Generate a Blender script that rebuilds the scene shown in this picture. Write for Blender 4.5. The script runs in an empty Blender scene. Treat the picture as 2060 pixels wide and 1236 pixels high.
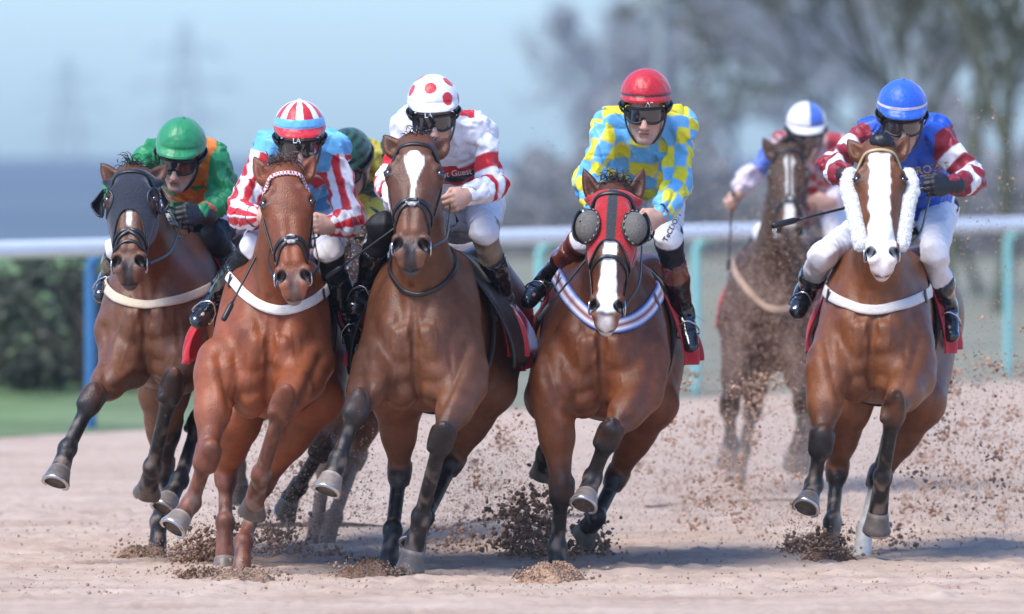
import bpy, math, random
import numpy as np
from math import radians
from mathutils import Vector, Matrix
from mathutils.bvhtree import BVHTree
random.seed(7); RNG = np.random.default_rng(7)
S = bpy.context.scene
COL = S.collection

# ---------------------------------------------------------------- camera (long lens from the outside of the bend)
CAM_H = 1.83; PITCH = -0.91
cd = bpy.data.cameras.new('camera'); cam = bpy.data.objects.new('camera', cd); COL.objects.link(cam)
cam.location = (0, 0, CAM_H); cam.rotation_euler = (radians(90 + PITCH), 0, 0)
cd.lens = 300; cd.sensor_width = 36; cd.clip_start = 0.5; cd.clip_end = 9000
cd.dof.use_dof = True; cd.dof.focus_distance = 38.9; cd.dof.aperture_fstop = 2.7
S.camera = cam
# ---------------------------------------------------------------- sky, sun, exposure
SUN_EL, SUN_AZ = 56, 224          # azimuth the light comes from, clockwise from +Y (north)
w = bpy.data.worlds.new('World'); S.world = w; w.use_nodes = True
nt = w.node_tree; bg = nt.nodes['Background']
sky = nt.nodes.new('ShaderNodeTexSky'); sky.sky_type = 'NISHITA'; sky.sun_disc = False
sky.sun_elevation = radians(SUN_EL); sky.sun_rotation = radians(SUN_AZ)
sky.air_density = 1.0; sky.dust_density = 1.2; sky.ozone_density = 3.0
tint = nt.nodes.new('ShaderNodeMix'); tint.data_type = 'RGBA'; tint.blend_type = 'MULTIPLY'; tint.inputs[0].default_value = 1
tint.inputs[7].default_value = (0.78, 1.02, 1.34, 1)           # cool air of an early spring day
nt.links.new(sky.outputs[0], tint.inputs[6]); nt.links.new(tint.outputs[2], bg.inputs[0]); bg.inputs[1].default_value = 0.15
ld = bpy.data.lights.new('sun', 'SUN'); sun = bpy.data.objects.new('sun', ld); COL.objects.link(sun)
ld.energy = 2.9; ld.angle = radians(28); ld.color = (1.0, 0.93, 0.84)
_d = Vector((math.sin(radians(SUN_AZ)) * math.cos(radians(SUN_EL)), math.cos(radians(SUN_AZ)) * math.cos(radians(SUN_EL)), math.sin(radians(SUN_EL))))
sun.rotation_euler = (-_d).to_track_quat('-Z', 'Y').to_euler()
S.view_settings.view_transform = 'Standard'; S.view_settings.look = 'None'
S.view_settings.exposure = 0.7; S.view_settings.gamma = 1
S.cycles.use_denoising = True
S.cycles.max_bounces = 6; S.cycles.transparent_max_bounces = 6
# ================================================================ helpers
_F = cd.lens / cd.sensor_width * 2060
_R = np.array(cam.rotation_euler.to_matrix())
def P(px, py, d):
    """a point of the photograph (2060 x 1236) at the distance d (metres along +Y)"""
    v = _R @ np.array([(px - 1030) / _F, -(py - 618) / _F, -1.0])
    return np.array([0, 0, CAM_H]) + v * (d / v[1])
def nrm(v):
    v = np.asarray(v, float); return v / (np.linalg.norm(v) + 1e-12)
def lin(c):
    return tuple((x / 12.92 if x <= .04045 else ((x + .055) / 1.055) ** 2.4) for x in c)
def rgb(r, g, b): return np.array(lin((r / 255, g / 255, b / 255)))
def sstep(a, b, x):
    t = np.clip((x - a) / (b - a), 0, 1); return t * t * (3 - 2 * t)
def mixc(c, d, w): return c * (1 - w)[:, None] + np.asarray(d)[None, :] * w[:, None]
def nz(p, s=1.0, seed=0, n=7):
    """cheap smooth noise in about -1..1 at points p (n,3) or grids (X, Y, Z)"""
    r = np.random.default_rng(seed); out = 0
    X, Y, Z = (p[:, 0], p[:, 1], p[:, 2]) if not isinstance(p, tuple) else p
    for i in range(n):
        k = r.normal(size=3); k = k / np.linalg.norm(k) * s * r.uniform(.6, 1.7)
        out = out + np.sin(X * k[0] + Y * k[1] + Z * k[2] + r.uniform(0, 6.28))
    return out / n * 1.6

# ---------------------------------------------------------------- smooth solids on a grid
def axis(lo, hi, h, fine=()):
    out = [lo]
    while out[-1] < hi:
        s = h
        for a, b, hf in fine:
            if a <= out[-1] <= b: s = min(s, hf)
        out.append(out[-1] + s)
    return np.array(out)
class Field:
    def __init__(f, xs, ys, zs):
        f.ax = [xs, ys, zs]; f.V = np.full((len(xs), len(ys), len(zs)), .25, np.float32)
    def _blk(f, lo, hi, pad):
        sl = []
        for i in range(3):
            a = np.searchsorted(f.ax[i], lo[i] - pad); b = np.searchsorted(f.ax[i], hi[i] + pad)
            sl.append(slice(max(a - 1, 0), min(b + 1, len(f.ax[i]))))
        X, Y, Z = [f.ax[i][sl[i]].astype(np.float32) for i in range(3)]
        return tuple(sl), (X[:, None, None], Y[None, :, None], Z[None, None, :])
    def add(f, prim, k=.02):
        lo, hi, fn = prim; sl, G = f._blk(lo, hi, k + .02)
        A = f.V[sl]
        if A.size == 0: return
        D = fn(*G)
        h = np.maximum(k - np.abs(A - D), 0) / k
        f.V[sl] = np.minimum(A, D) - h * h * k * .25
    def cut(f, prim, k=.01):
        lo, hi, fn = prim; sl, G = f._blk(lo, hi, k + .02)
        A = f.V[sl]
        if A.size == 0: return
        D = -fn(*G)
        h = np.maximum(k - np.abs(A - D), 0) / k
        f.V[sl] = np.maximum(A, D) + h * h * k * .25
    def mesh(f):
        F = f.V; xs, ys, zs = f.ax; I = F < 0
        c = np.zeros(tuple(n - 1 for n in F.shape), np.int8)
        off = [(i, j, k) for i in (0, 1) for j in (0, 1) for k in (0, 1)]
        sh = c.shape
        for i, j, k in off: c += I[i:i + sh[0], j:j + sh[1], k:k + sh[2]]
        act = (c > 0) & (c < 8); idx = np.argwhere(act)
        cid = np.full(sh, -1, np.int32); cid[act] = np.arange(len(idx), dtype=np.int32)
        i, j, k = idx.T
        vals = {o: F[i + o[0], j + o[1], k + o[2]] for o in off}
        acc = np.zeros((len(idx), 3)); cnt = np.zeros(len(idx))
        for o in off:
            for a in range(3):
                if o[a]: continue
                q = list(o); q[a] = 1; q = tuple(q)
                va, vb = vals[o], vals[q]; cr = (va < 0) != (vb < 0)
                t = np.where(cr, va / np.where(cr, va - vb, 1), 0)
                for b in range(3): acc[:, b] += cr * (t if b == a else o[b])
                cnt += cr
        acc /= cnt[:, None]
        V = np.stack([xs[i] + acc[:, 0] * (xs[i + 1] - xs[i]), ys[j] + acc[:, 1] * (ys[j + 1] - ys[j]), zs[k] + acc[:, 2] * (zs[k + 1] - zs[k])], 1)
        quads = []
        for a in range(3):
            s0 = [slice(None)] * 3; s1 = [slice(None)] * 3; s0[a] = slice(0, -1); s1[a] = slice(1, None)
            A, B = I[tuple(s0)], I[tuple(s1)]; cr = A != B
            q = np.argwhere(cr); b, cc = (a + 1) % 3, (a + 2) % 3
            ok = (q[:, b] > 0) & (q[:, cc] > 0) & (q[:, b] < sh[b]) & (q[:, cc] < sh[cc]); q = q[ok]
            inn = A[tuple(q.T)]
            def g(db, dc):
                r = q.copy(); r[:, b] += db; r[:, cc] += dc; return cid[tuple(r.T)]
            Q = np.stack([g(-1, -1), g(0, -1), g(0, 0), g(-1, 0)], 1)
            Q = np.where(inn[:, None], Q, Q[:, ::-1]); quads.append(Q[(Q >= 0).all(1)])
        return V, np.concatenate(quads)
def roundcone(a, b, ra, rb, flat=None, fk=1.0):
    """tapered limb from a to b; flat/fk: thickness factor fk across the direction flat"""
    a, b = np.asarray(a, float), np.asarray(b, float); d = b - a; L2 = float(d @ d) + 1e-9
    r = max(ra, rb) * max(1, fk); lo, hi = np.minimum(a, b) - r, np.maximum(a, b) + r
    if flat is not None: flat = nrm(flat)
    def fn(X, Y, Z):
        x, y, z = X - a[0], Y - a[1], Z - a[2]
        t = np.clip((x * d[0] + y * d[1] + z * d[2]) / L2, 0, 1)
        x = x - t * d[0]; y = y - t * d[1]; z = z - t * d[2]
        if flat is not None:
            s = (x * flat[0] + y * flat[1] + z * flat[2]) * (1 / fk - 1)
            x = x + s * flat[0]; y = y + s * flat[1]; z = z + s * flat[2]
        return np.sqrt(x * x + y * y + z * z) - (ra + (rb - ra) * t)
    return lo, hi, fn
def ellipsoid(c, r, ax=None):
    c = np.asarray(c, float); r = np.asarray(r, float)
    M = np.eye(3) if ax is None else np.array([nrm(q) for q in ax])
    e = np.sqrt(((M.T * r) ** 2).sum(1))
    def fn(X, Y, Z):
        x, y, z = X - c[0], Y - c[1], Z - c[2]
        k0 = k1 = 0
        for i in range(3):
            q = (x * M[i, 0] + y * M[i, 1] + z * M[i, 2]) / r[i]
            k0 = k0 + q * q; k1 = k1 + (q / r[i]) ** 2
        k0 = np.sqrt(k0); return k0 * (k0 - 1) / np.sqrt(k1 + 1e-12)
    return c - e, c + e, fn
def smooth_rows(rows, n=80):
    """Catmull-Rom resampling of a table whose first column is the parameter"""
    R = np.asarray(rows, float); t = R[:, 0]; T = np.linspace(t[0], t[-1], n); out = [T]
    for c in range(1, R.shape[1]):
        m = np.gradient(R[:, c], t); i = np.clip(np.searchsorted(t, T) - 1, 0, len(t) - 2)
        h = t[i + 1] - t[i]; s = (T - t[i]) / h
        out.append((2 * s**3 - 3 * s**2 + 1) * R[i, c] + (s**3 - 2 * s**2 + s) * h * m[i] + (-2 * s**3 + 3 * s**2) * R[i + 1, c] + (s**3 - s**2) * h * m[i + 1])
    return np.array(out)
class Loft:
    """body along O + t*A; rows: t, half width, centre v, up, down ; L = sideways, V = up"""
    def __init__(s, O, A, L, V, rows, n=2.0):
        s.O, s.A, s.L, s.V = [np.asarray(q, float) for q in (O, A, L, V)]; s.T = smooth_rows(rows); s.n = n
    def at(s, t): return [np.interp(t, s.T[0], s.T[i]) for i in range(1, 5)]
    def prim(s):
        T = s.T; m = max(T[1].max(), T[3].max() + np.abs(T[2]).max(), T[4].max() + np.abs(T[2]).max())
        a, b = s.O + s.A * T[0, 0], s.O + s.A * T[0, -1]; lo, hi = np.minimum(a, b) - m, np.maximum(a, b) + m
        O, A, L, V, n = s.O, s.A, s.L, s.V, s.n
        def fn(X, Y, Z):
            x, y, z = X - O[0], Y - O[1], Z - O[2]
            t = x * A[0] + y * A[1] + z * A[2]; u = x * L[0] + y * L[1] + z * L[2]; v = x * V[0] + y * V[1] + z * V[2]
            aw, cv, up, dn = [q.astype(np.float32) for q in s.at(t)]
            v = v - cv; bb = np.where(v > 0, up, dn)
            if n == 2: r = np.sqrt((u / aw) ** 2 + (v / bb) ** 2) + 1e-4
            else: r = ((np.abs(u) / aw) ** n + (np.abs(v) / bb) ** n) ** (1 / n) + 1e-4
            e = np.maximum(np.maximum(T[0, 0] - t, t - T[0, -1]), 0)
            return np.sqrt(u * u + v * v) * (1 - 1 / r) - np.minimum(aw, bb) * .3 * np.maximum(0, 1 - r * 4) + e
        return lo, hi, fn
    def pt(s, t, u, v): return s.O + s.A * t + s.L * u + s.V * v

# ---------------------------------------------------------------- meshes
def mesh_obj(name, V, Fc, mat, parent=None, col=None, smooth=True):
    me = bpy.data.meshes.new(name); V = np.asarray(V, np.float32)
    if parent is not None: V = V - np.array(root_loc(parent), np.float32)
    if isinstance(Fc, np.ndarray):
        n, k = Fc.shape; me.vertices.add(len(V)); me.vertices.foreach_set('co', V.ravel())
        me.loops.add(n * k); me.loops.foreach_set('vertex_index', Fc.astype(np.int32).ravel())
        me.polygons.add(n); me.polygons.foreach_set('loop_start', np.arange(0, n * k, k, dtype=np.int32))
        me.update(calc_edges=True); me.validate()
    else:
        me.from_pydata([tuple(map(float, v)) for v in V], [], Fc); me.update()
    if smooth: me.polygons.foreach_set('use_smooth', np.ones(len(me.polygons), bool))
    if col is not None:
        col = np.asarray(col, np.float32)
        if col.ndim == 1: col = np.tile(col, (len(V), 1))
        ca = me.color_attributes.new('Col', 'FLOAT_COLOR', 'POINT')
        ca.data.foreach_set('color', np.concatenate([col[:, :3], np.ones((len(col), 1), np.float32)], 1).ravel())
    if mat is not None: me.materials.append(mat)
    o = bpy.data.objects.new(name, me); COL.objects.link(o)
    if parent is not None: o.parent = parent
    return o
_RL = {}
def root_loc(o):
    while o.parent is not None: o = o.parent
    return _RL.get(o.name, (0, 0, 0))
def thing(name, label, cat, loc, group=None):
    o = bpy.data.objects.new(name, None); COL.objects.link(o); o.empty_display_size = .2
    o.location = loc; _RL[o.name] = tuple(loc); o['label'] = label; o['category'] = cat
    if group: o['group'] = group
    o.matrix_world = Matrix.Translation(loc)
    return o
class MB:
    """collects quads/tris of several pieces of ONE part"""
    def __init__(s): s.V = []; s.F = []; s.C = []
    def put(s, V, Fc, c=None):
        n = len(s.V); s.V += [tuple(v) for v in V]; s.F += [tuple(i + n for i in f) for f in Fc]
        s.C += [tuple(c) if c is not None else (.5, .5, .5)] * len(V) if c is None or np.ndim(c) == 1 else [tuple(q) for q in c]
    def tube(s, pts, r, n=8, c=None, caps=True):
        pts = np.asarray(pts, float); m = len(pts); r = np.broadcast_to(r, (m,))
        T = np.gradient(pts, axis=0) if m > 1 else pts
        up = np.array([0, 0, 1.0]); V = []
        t0 = nrm(T[0]); x = nrm(np.cross(t0, up if abs(t0[2]) < .9 else (1, 0, 0)))
        for i in range(m):
            t = nrm(T[i]); x = nrm(x - t * (x @ t)); y = np.cross(t, x)
            for j in range(n):
                a = 2 * math.pi * j / n; V.append(pts[i] + r[i] * (x * math.cos(a) + y * math.sin(a)))
        Fc = [(i * n + j, i * n + (j + 1) % n, (i + 1) * n + (j + 1) % n, (i + 1) * n + j) for i in range(m - 1) for j in range(n)]
        if caps: Fc += [tuple(range(n))[::-1], tuple(range((m - 1) * n, m * n))]
        s.put(V, Fc, c)
    def ribbon(s, pts, nor, w, th=.004, c=None, closed=False, cfn=None):
        """flat strap along pts lying on a surface with normals nor; cross-section is rounded"""
        pts = np.asarray(pts, float); nor = np.asarray(nor, float); m = len(pts); w = np.broadcast_to(w, (m,))
        T = np.roll(pts, -1, 0) - np.roll(pts, 1, 0) if closed else np.gradient(pts, axis=0)
        prof = [(-.5, 0), (-.46, .8), (-.25, 1), (0, 1), (.25, 1), (.46, .8), (.5, 0), (0, -.3)]; n = len(prof); V = []; C = []
        for i in range(m):
            N = nrm(nor[i]); b = nrm(np.cross(T[i], N))
            for q, h in prof:
                V.append(pts[i] + b * q * w[i] + N * h * th)
                if cfn: C.append(cfn(q, i / m))
        Fc = [(i * n + j, i * n + (j + 1) % n, ((i + 1) % m) * n + (j + 1) % n, ((i + 1) % m) * n + j) for i in range(m if closed else m - 1) for j in range(n)]
        if not closed: Fc += [tuple(range(n))[::-1], tuple(range((m - 1) * n, m * n))]
        s.put(V, Fc, C if cfn else c)
    def box(s, lo, hi, M=None, c=None):
        V = [np.array([(lo, hi)[i][0], (lo, hi)[j][1], (lo, hi)[k][2]]) for i in (0, 1) for j in (0, 1) for k in (0, 1)]
        if M is not None: V = [np.array(M @ Vector(v)) for v in V]
        s.put(V, [(0, 1, 3, 2), (4, 6, 7, 5), (0, 4, 5, 1), (2, 3, 7, 6), (0, 2, 6, 4), (1, 5, 7, 3)], c)
    def grid(s, G, c=None, closed=False):
        """G (m,n,3) grid of points; closed wraps the second direction"""
        G = np.asarray(G); m, n = G.shape[:2]
        Fc = [(i * n + j, i * n + (j + 1) % n, (i + 1) * n + (j + 1) % n, (i + 1) * n + j) for i in range(m - 1) for j in range(n if closed else n - 1)]
        s.put(G.reshape(-1, 3), Fc, c if c is None or np.ndim(c) == 1 else np.asarray(c).reshape(-1, 3))
    def shell(s, G, th, c=None):
        """sheet G given a thickness th towards its back"""
        G = np.asarray(G, float); m, n = G.shape[:2]
        du = np.gradient(G, axis=0); dv = np.gradient(G, axis=1); N = np.cross(du, dv); N /= np.linalg.norm(N, axis=2, keepdims=True) + 1e-9
        B = G - N * th; f = lambda i, j: i * n + j; k = m * n
        Fc = []
        for i in range(m - 1):
            for j in range(n - 1):
                Fc.append((f(i, j), f(i + 1, j), f(i + 1, j + 1), f(i, j + 1))); Fc.append((k + f(i, j), k + f(i, j + 1), k + f(i + 1, j + 1), k + f(i + 1, j)))
        rim = [(i, 0) for i in range(m)] + [(m - 1, j) for j in range(1, n)] + [(i, n - 1) for i in range(m - 2, -1, -1)] + [(0, j) for j in range(n - 2, 0, -1)]
        for a, b in zip(rim, rim[1:] + rim[:1]): Fc.append((f(*a), k + f(*a), k + f(*b), f(*b)))
        V = np.concatenate([G.reshape(-1, 3), B.reshape(-1, 3)])
        if c is not None and np.ndim(c) > 1: c = np.concatenate([np.asarray(c).reshape(-1, 3)] * 2)
        s.put(V, Fc, c)
    def build(s, name, mat, parent=None, smooth=True):
        return mesh_obj(name, np.array(s.V), s.F, mat, parent, np.array(s.C), smooth)
def spline(pts, n=24):
    pts = np.asarray(pts, float); R = np.concatenate([np.linspace(0, 1, len(pts))[:, None], pts], 1)
    return smooth_rows(R, n)[1:].T

def vnormals(V, Q):
    n = np.cross(V[Q[:, 2]] - V[Q[:, 0]], V[Q[:, 3]] - V[Q[:, 1]]); N = np.zeros_like(V)
    for i in range(4): np.add.at(N, Q[:, i], n)
    return N / (np.linalg.norm(N, axis=1, keepdims=True) + 1e-12)
def poly_dist(p, c, n=40):
    c = spline(np.asarray(c, float), n) if len(c) > 2 else np.asarray(c, float); best = np.full(len(p), 9.0)
    for a, b in zip(c[:-1], c[1:]):
        d = b - a; t = np.clip(((p - a) @ d) / (d @ d + 1e-12), 0, 1); best = np.minimum(best, np.linalg.norm(p - a - t[:, None] * d, axis=1))
    return best
# ---------------------------------------------------------------- materials
MATS = {}
def material(name, color=None, rough=.5, spec=.5, metal=0, noise=0, nscale=20, bump=0, bscale=200, sheen=0, coat=0, dust=0, dust_col=(.30, .2, .145), dscale=9, bstretch=None):
    if name in MATS: return MATS[name]
    m = bpy.data.materials.new(name); m.use_nodes = True; t = m.node_tree; N = t.nodes; b = N['Principled BSDF']
    b.inputs['Roughness'].default_value = rough; b.inputs['Specular IOR Level'].default_value = spec; b.inputs['Metallic'].default_value = metal
    b.inputs['Sheen Weight'].default_value = sheen; b.inputs['Coat Weight'].default_value = coat; b.inputs['Coat Roughness'].default_value = .15
    tc = N.new('ShaderNodeTexCoord')
    if color is None:
        a = N.new('ShaderNodeAttribute'); a.attribute_name = 'Col'; out = a.outputs['Color']
    else:
        a = N.new('ShaderNodeRGB'); a.outputs[0].default_value = (*color, 1); out = a.outputs[0]
    if noise:
        n = N.new('ShaderNodeTexNoise'); n.inputs['Scale'].default_value = nscale; n.inputs['Detail'].default_value = 6; n.inputs['Roughness'].default_value = .65
        t.links.new(tc.outputs['Object'], n.inputs['Vector'])
        mr = N.new('ShaderNodeMapRange'); mr.inputs[1].default_value = .3; mr.inputs[2].default_value = .7; mr.inputs[3].default_value = 1 - noise; mr.inputs[4].default_value = 1 + noise
        t.links.new(n.outputs[0], mr.inputs[0])
        mx = N.new('ShaderNodeMix'); mx.data_type = 'RGBA'; mx.blend_type = 'MULTIPLY'; mx.inputs[0].default_value = 1
        t.links.new(out, mx.inputs[6]); t.links.new(mr.outputs[0], mx.inputs[7]); out = mx.outputs[2]
    if dust:
        n = N.new('ShaderNodeTexNoise'); n.inputs['Scale'].default_value = dscale; n.inputs['Detail'].default_value = 9; n.inputs['Roughness'].default_value = .78
        t.links.new(tc.outputs['Object'], n.inputs['Vector'])
        mr = N.new('ShaderNodeMapRange'); mr.inputs[1].default_value = .62 - dust * .3; mr.inputs[2].default_value = .72 - dust * .12; mr.inputs[4].default_value = .35 + .5 * dust
        t.links.new(n.outputs[0], mr.inputs[0])
        mx = N.new('ShaderNodeMix'); mx.data_type = 'RGBA'; t.links.new(mr.outputs[0], mx.inputs[0]); t.links.new(out, mx.inputs[6]); mx.inputs[7].default_value = (*dust_col, 1); out = mx.outputs[2]
    t.links.new(out, b.inputs['Base Color'])
    if bump:
        n = N.new('ShaderNodeTexNoise'); n.inputs['Scale'].default_value = bscale; n.inputs['Detail'].default_value = 4
        if bstretch:
            mp = N.new('ShaderNodeMapping'); mp.inputs['Scale'].default_value = bstretch; t.links.new(tc.outputs['Object'], mp.inputs[0]); t.links.new(mp.outputs[0], n.inputs['Vector'])
        else: t.links.new(tc.outputs['Object'], n.inputs['Vector'])
        bp = N.new('ShaderNodeBump'); bp.inputs['Strength'].default_value = bump; bp.inputs['Distance'].default_value = .01
        t.links.new(n.outputs[0], bp.inputs['Height']); t.links.new(bp.outputs[0], b.inputs['Normal'])
    MATS[name] = m; return m
M_COAT = lambda: material('horse_coat', rough=.43, spec=.36, noise=.24, nscale=18, bump=.3, bscale=60, bstretch=(3, 3, 1), dust=.14, dscale=34)
M_COAT_DUSTY = lambda: material('sandy_horse_coat', rough=.6, spec=.25, noise=.2, nscale=14, bump=.3, bscale=90, dust=.42, dscale=34, dust_col=(.26, .16, .11))
M_HOOF = lambda: material('hoof_horn', rough=.4, spec=.4, noise=.25, nscale=30, dust=.25, dscale=30)
M_STEEL = lambda: material('steel', (.55, .55, .56), .25, metal=1)
M_LEATHER = lambda: material('leather', rough=.38, spec=.5, noise=.15, nscale=50, bump=.1, bscale=300)
M_EYE = lambda: material('horse_eye', (.008, .004, .003), .04, spec=.8, coat=1)
M_HAIR = lambda: material('horse_hair', rough=.42, spec=.4, noise=.2, nscale=60)
M_SILK = lambda: material('racing_silk', rough=.45, spec=.35, sheen=.15, noise=.05, nscale=30, bump=.6, bscale=20, dust=.05, dscale=45)
M_SILK_DUSTY = lambda: material('sandy_racing_silk', rough=.5, spec=.3, sheen=.3, noise=.06, nscale=30, bump=.5, bscale=16, dust=.25, dscale=40)
M_CLOTH = lambda: material('woven_cloth', rough=.75, spec=.25, sheen=.2, noise=.1, nscale=60, bump=.3, bscale=60)
M_FLEECE = lambda: material('fleece', rough=.9, spec=.1, sheen=.6, noise=.08, nscale=90, bump=1, bscale=130)
M_BOOT = lambda: material('polished_boot', rough=.1, spec=.6, coat=.6, noise=.1, nscale=30, bump=.5, bscale=24)
M_SKIN = lambda: material('skin', rough=.5, spec=.35, noise=.1, nscale=60)
M_LENS = lambda: material('goggle_lens', (.012, .013, .016), .06, spec=.8, coat=1)
M_RUBBER = lambda: material('black_rubber', (.012, .012, .013), .45)
M_CAP = lambda: material('cap_cover', rough=.4, spec=.45, sheen=.25, noise=.05, nscale=30, bump=.8, bscale=24)
# ================================================================ setting
def ramp_mat(name, stops, scale=3, detail=8, rough=.9, stretch=(1, 1, 1), bump=0, bscale=30, second=None):
    m = bpy.data.materials.new(name); m.use_nodes = True; t = m.node_tree; N = t.nodes; b = N['Principled BSDF']; b.inputs['Roughness'].default_value = rough; b.inputs['Specular IOR Level'].default_value = .15
    tc = N.new('ShaderNodeTexCoord'); mp = N.new('ShaderNodeMapping'); mp.inputs['Scale'].default_value = stretch; t.links.new(tc.outputs['Object'], mp.inputs[0])
    n = N.new('ShaderNodeTexNoise'); n.inputs['Scale'].default_value = scale; n.inputs['Detail'].default_value = detail; n.inputs['Roughness'].default_value = .62; t.links.new(mp.outputs[0], n.inputs['Vector'])
    r = N.new('ShaderNodeValToRGB'); t.links.new(n.outputs[0], r.inputs[0]); e = r.color_ramp.elements
    e[0].position, e[0].color = stops[0][0], (*stops[0][1], 1); e[1].position, e[1].color = stops[-1][0], (*stops[-1][1], 1)
    for p, c in stops[1:-1]: q = e.new(p); q.color = (*c, 1)
    out = r.outputs[0]
    if second:
        n2 = N.new('ShaderNodeTexNoise'); n2.inputs['Scale'].default_value = second[0]; n2.inputs['Detail'].default_value = 10; n2.inputs['Roughness'].default_value = .75; t.links.new(tc.outputs['Object'], n2.inputs['Vector'])
        mr = N.new('ShaderNodeMapRange'); mr.inputs[1].default_value = second[1]; mr.inputs[2].default_value = second[2]; mr.inputs[4].default_value = second[4]; t.links.new(n2.outputs[0], mr.inputs[0])
        mx = N.new('ShaderNodeMix'); mx.data_type = 'RGBA'; t.links.new(mr.outputs[0], mx.inputs[0]); t.links.new(out, mx.inputs[6]); mx.inputs[7].default_value = (*second[3], 1); out = mx.outputs[2]
    t.links.new(out, b.inputs['Base Color'])
    if bump:
        n3 = N.new('ShaderNodeTexNoise'); n3.inputs['Scale'].default_value = bscale; n3.inputs['Detail'].default_value = 8; n3.inputs['Roughness'].default_value = .7; t.links.new(tc.outputs['Object'], n3.inputs['Vector'])
        bp = N.new('ShaderNodeBump'); bp.inputs['Strength'].default_value = bump; bp.inputs['Distance'].default_value = .02; t.links.new(n3.outputs[0], bp.inputs['Height']); t.links.new(bp.outputs[0], b.inputs['Normal'])
    return m
RAIL0, RAIL1 = P(-60, 505, 60), P(2120, 450, 78)
RDIR = nrm((RAIL1 - RAIL0) * np.array([1, 1, 0])); RSLOPE = (RAIL1[2] - RAIL0[2]) / np.linalg.norm((RAIL1 - RAIL0)[:2]); RN = np.array([-RDIR[1], RDIR[0], 0])   # RN: away from the track
def rail_pt(s, off=0, z=None):
    p = RAIL0 + RDIR * s + RN * off; p[2] = RAIL0[2] + RSLOPE * s if z is None else z; return p
def stuff_axis(spec):
    out = []
    for a, b, h in spec: out += list(np.arange(a, b, h))
    return np.array(out + [spec[-1][1]])
def setting():
    # ground: one sheet to the horizon, falling gently away far behind the course
    xs = stuff_axis([(-3000, -400, 400), (-400, -40, 60), (-40, 40, 2), (40, 400, 60), (400, 3000, 400)]); ys = stuff_axis([(-60, 60, 15), (60, 300, 20), (300, 1500, 200)])
    X, Y = np.meshgrid(xs, ys, indexing='ij'); Z = -.03 - np.clip(Y - 260, 0, None) * .006
    wgt = sstep(-5, .5, X)[..., None]; Cg = np.array((.13, .2, .075)) * (1 - wgt) + np.array((.2, .195, .14)) * wgt
    m = MB(); m.grid(np.stack([X, Y, Z], 2)[:, ::-1], Cg[:, ::-1]); o = m.build('grass_ground', material('winter_grass', rough=.95, spec=.1, noise=.3, nscale=.5, bump=.3, bscale=6)); o['kind'] = 'structure'
    # the sand: fine relief where the horses run, cut off along the rail
    xs = stuff_axis([(-46, -6, 2), (-6, -3.2, .12), (-3.2, 3.4, .025), (3.4, 8, .12), (8, 46, 2)]); ys = stuff_axis([(-30, 30, 6), (30, 36.5, .25), (36.5, 45, .045), (45, 56, .12), (56, 100, 1), (100, 150, 10)])
    X, Y = np.meshgrid(xs, ys, indexing='ij'); off = (X - RAIL0[0]) * RN[0] + (Y - RAIL0[1]) * RN[1]
    lim = -.9; k = np.maximum(off - lim, 0); X = X - RN[0] * k; Y = Y - RN[1] * k
    G = (X, Y, np.zeros_like(X)); fade = sstep(30, 36, Y) * (1 - sstep(56, 62, Y))
    Z = fade * (.004 * nz(G, 5, 31, 9) + .004 * nz((X * .3, Y, G[2]), 22, 32, 9) + .006 * np.clip(nz(G, 50, 33, 12), -.3, 1) + .004 * RNG.normal(size=X.shape))
    for _ in range(260):
        hx, hy = RNG.uniform(-3.2, 3.4), RNG.uniform(36.6, 48); r = np.hypot(X - hx, (Y - hy) * .8) / RNG.uniform(.07, .12); Z += (-.022 * np.exp(-r ** 2) + .012 * np.exp(-((r - 1.5) / .5) ** 2)) * (r < 4)
    m = MB(); m.grid(np.stack([X, Y, Z], 2)[:, ::-1])
    sm = ramp_mat('sand', [(.28, (.36, .245, .175)), (.5, (.475, .35, .265)), (.72, (.55, .43, .335))], 2.2, 12, .95, (.45, 1, 1), .45, 60, (5.0, .56, .7, (.30, .18, .13), .5))
    o = m.build('sand_track', sm); o['kind'] = 'structure'
    # low distant hills, blue of the haze put into their base colour
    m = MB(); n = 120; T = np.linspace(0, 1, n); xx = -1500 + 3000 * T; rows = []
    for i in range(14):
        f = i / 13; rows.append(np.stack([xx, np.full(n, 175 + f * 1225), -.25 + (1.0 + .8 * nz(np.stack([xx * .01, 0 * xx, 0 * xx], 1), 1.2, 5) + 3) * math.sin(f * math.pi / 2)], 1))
    m.grid(np.array(rows)); o = m.build('hills', ramp_mat('hazed_hill', [(.3, (.085, .12, .155)), (.7, (.12, .15, .18))], .02, 6)); o['kind'] = 'structure'
    # running rail
    Lr = 62; root = thing('running_rail', 'white plastic running rail on bent posts along the far side of the sand', 'rail', tuple(rail_pt(0, 0, 0)))
    m = MB(); m.tube([rail_pt(s) for s in np.linspace(-12, Lr, 40)], .062, 16, (.8, .8, .8)); m.build('rail', material('white_plastic', (.78, .79, .8), .3, noise=.05, nscale=3), root)
    blue = material('blue_painted_metal', (.04, .15, .33), .4, noise=.1); turq = material('turquoise_painted_metal', (.22, .50, .48), .4, noise=.1)
    def s_at(px):
        r = (px - 1030) / _F; o_ = RN * .16; return (RAIL0[0] + o_[0] - r * (RAIL0[1] + o_[1])) / (r * RDIR[1] - RDIR[0])
    marks = [182, 1085, 1400, 1714, 2028]; ss = [s_at(p) for p in marks]; st = ss[2] - ss[1]
    s = ss[0]; allS = [(s, blue), (s - (ss[1] - ss[0]) / 2, blue), (ss[0] + (ss[1] - ss[0]) * .36, blue), (ss[0] + (ss[1] - ss[0]) * .7, turq)] + [(q, turq) for q in ss[1:]] + [(ss[-1] + st * (k + 1), turq) for k in range(8)]
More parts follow.
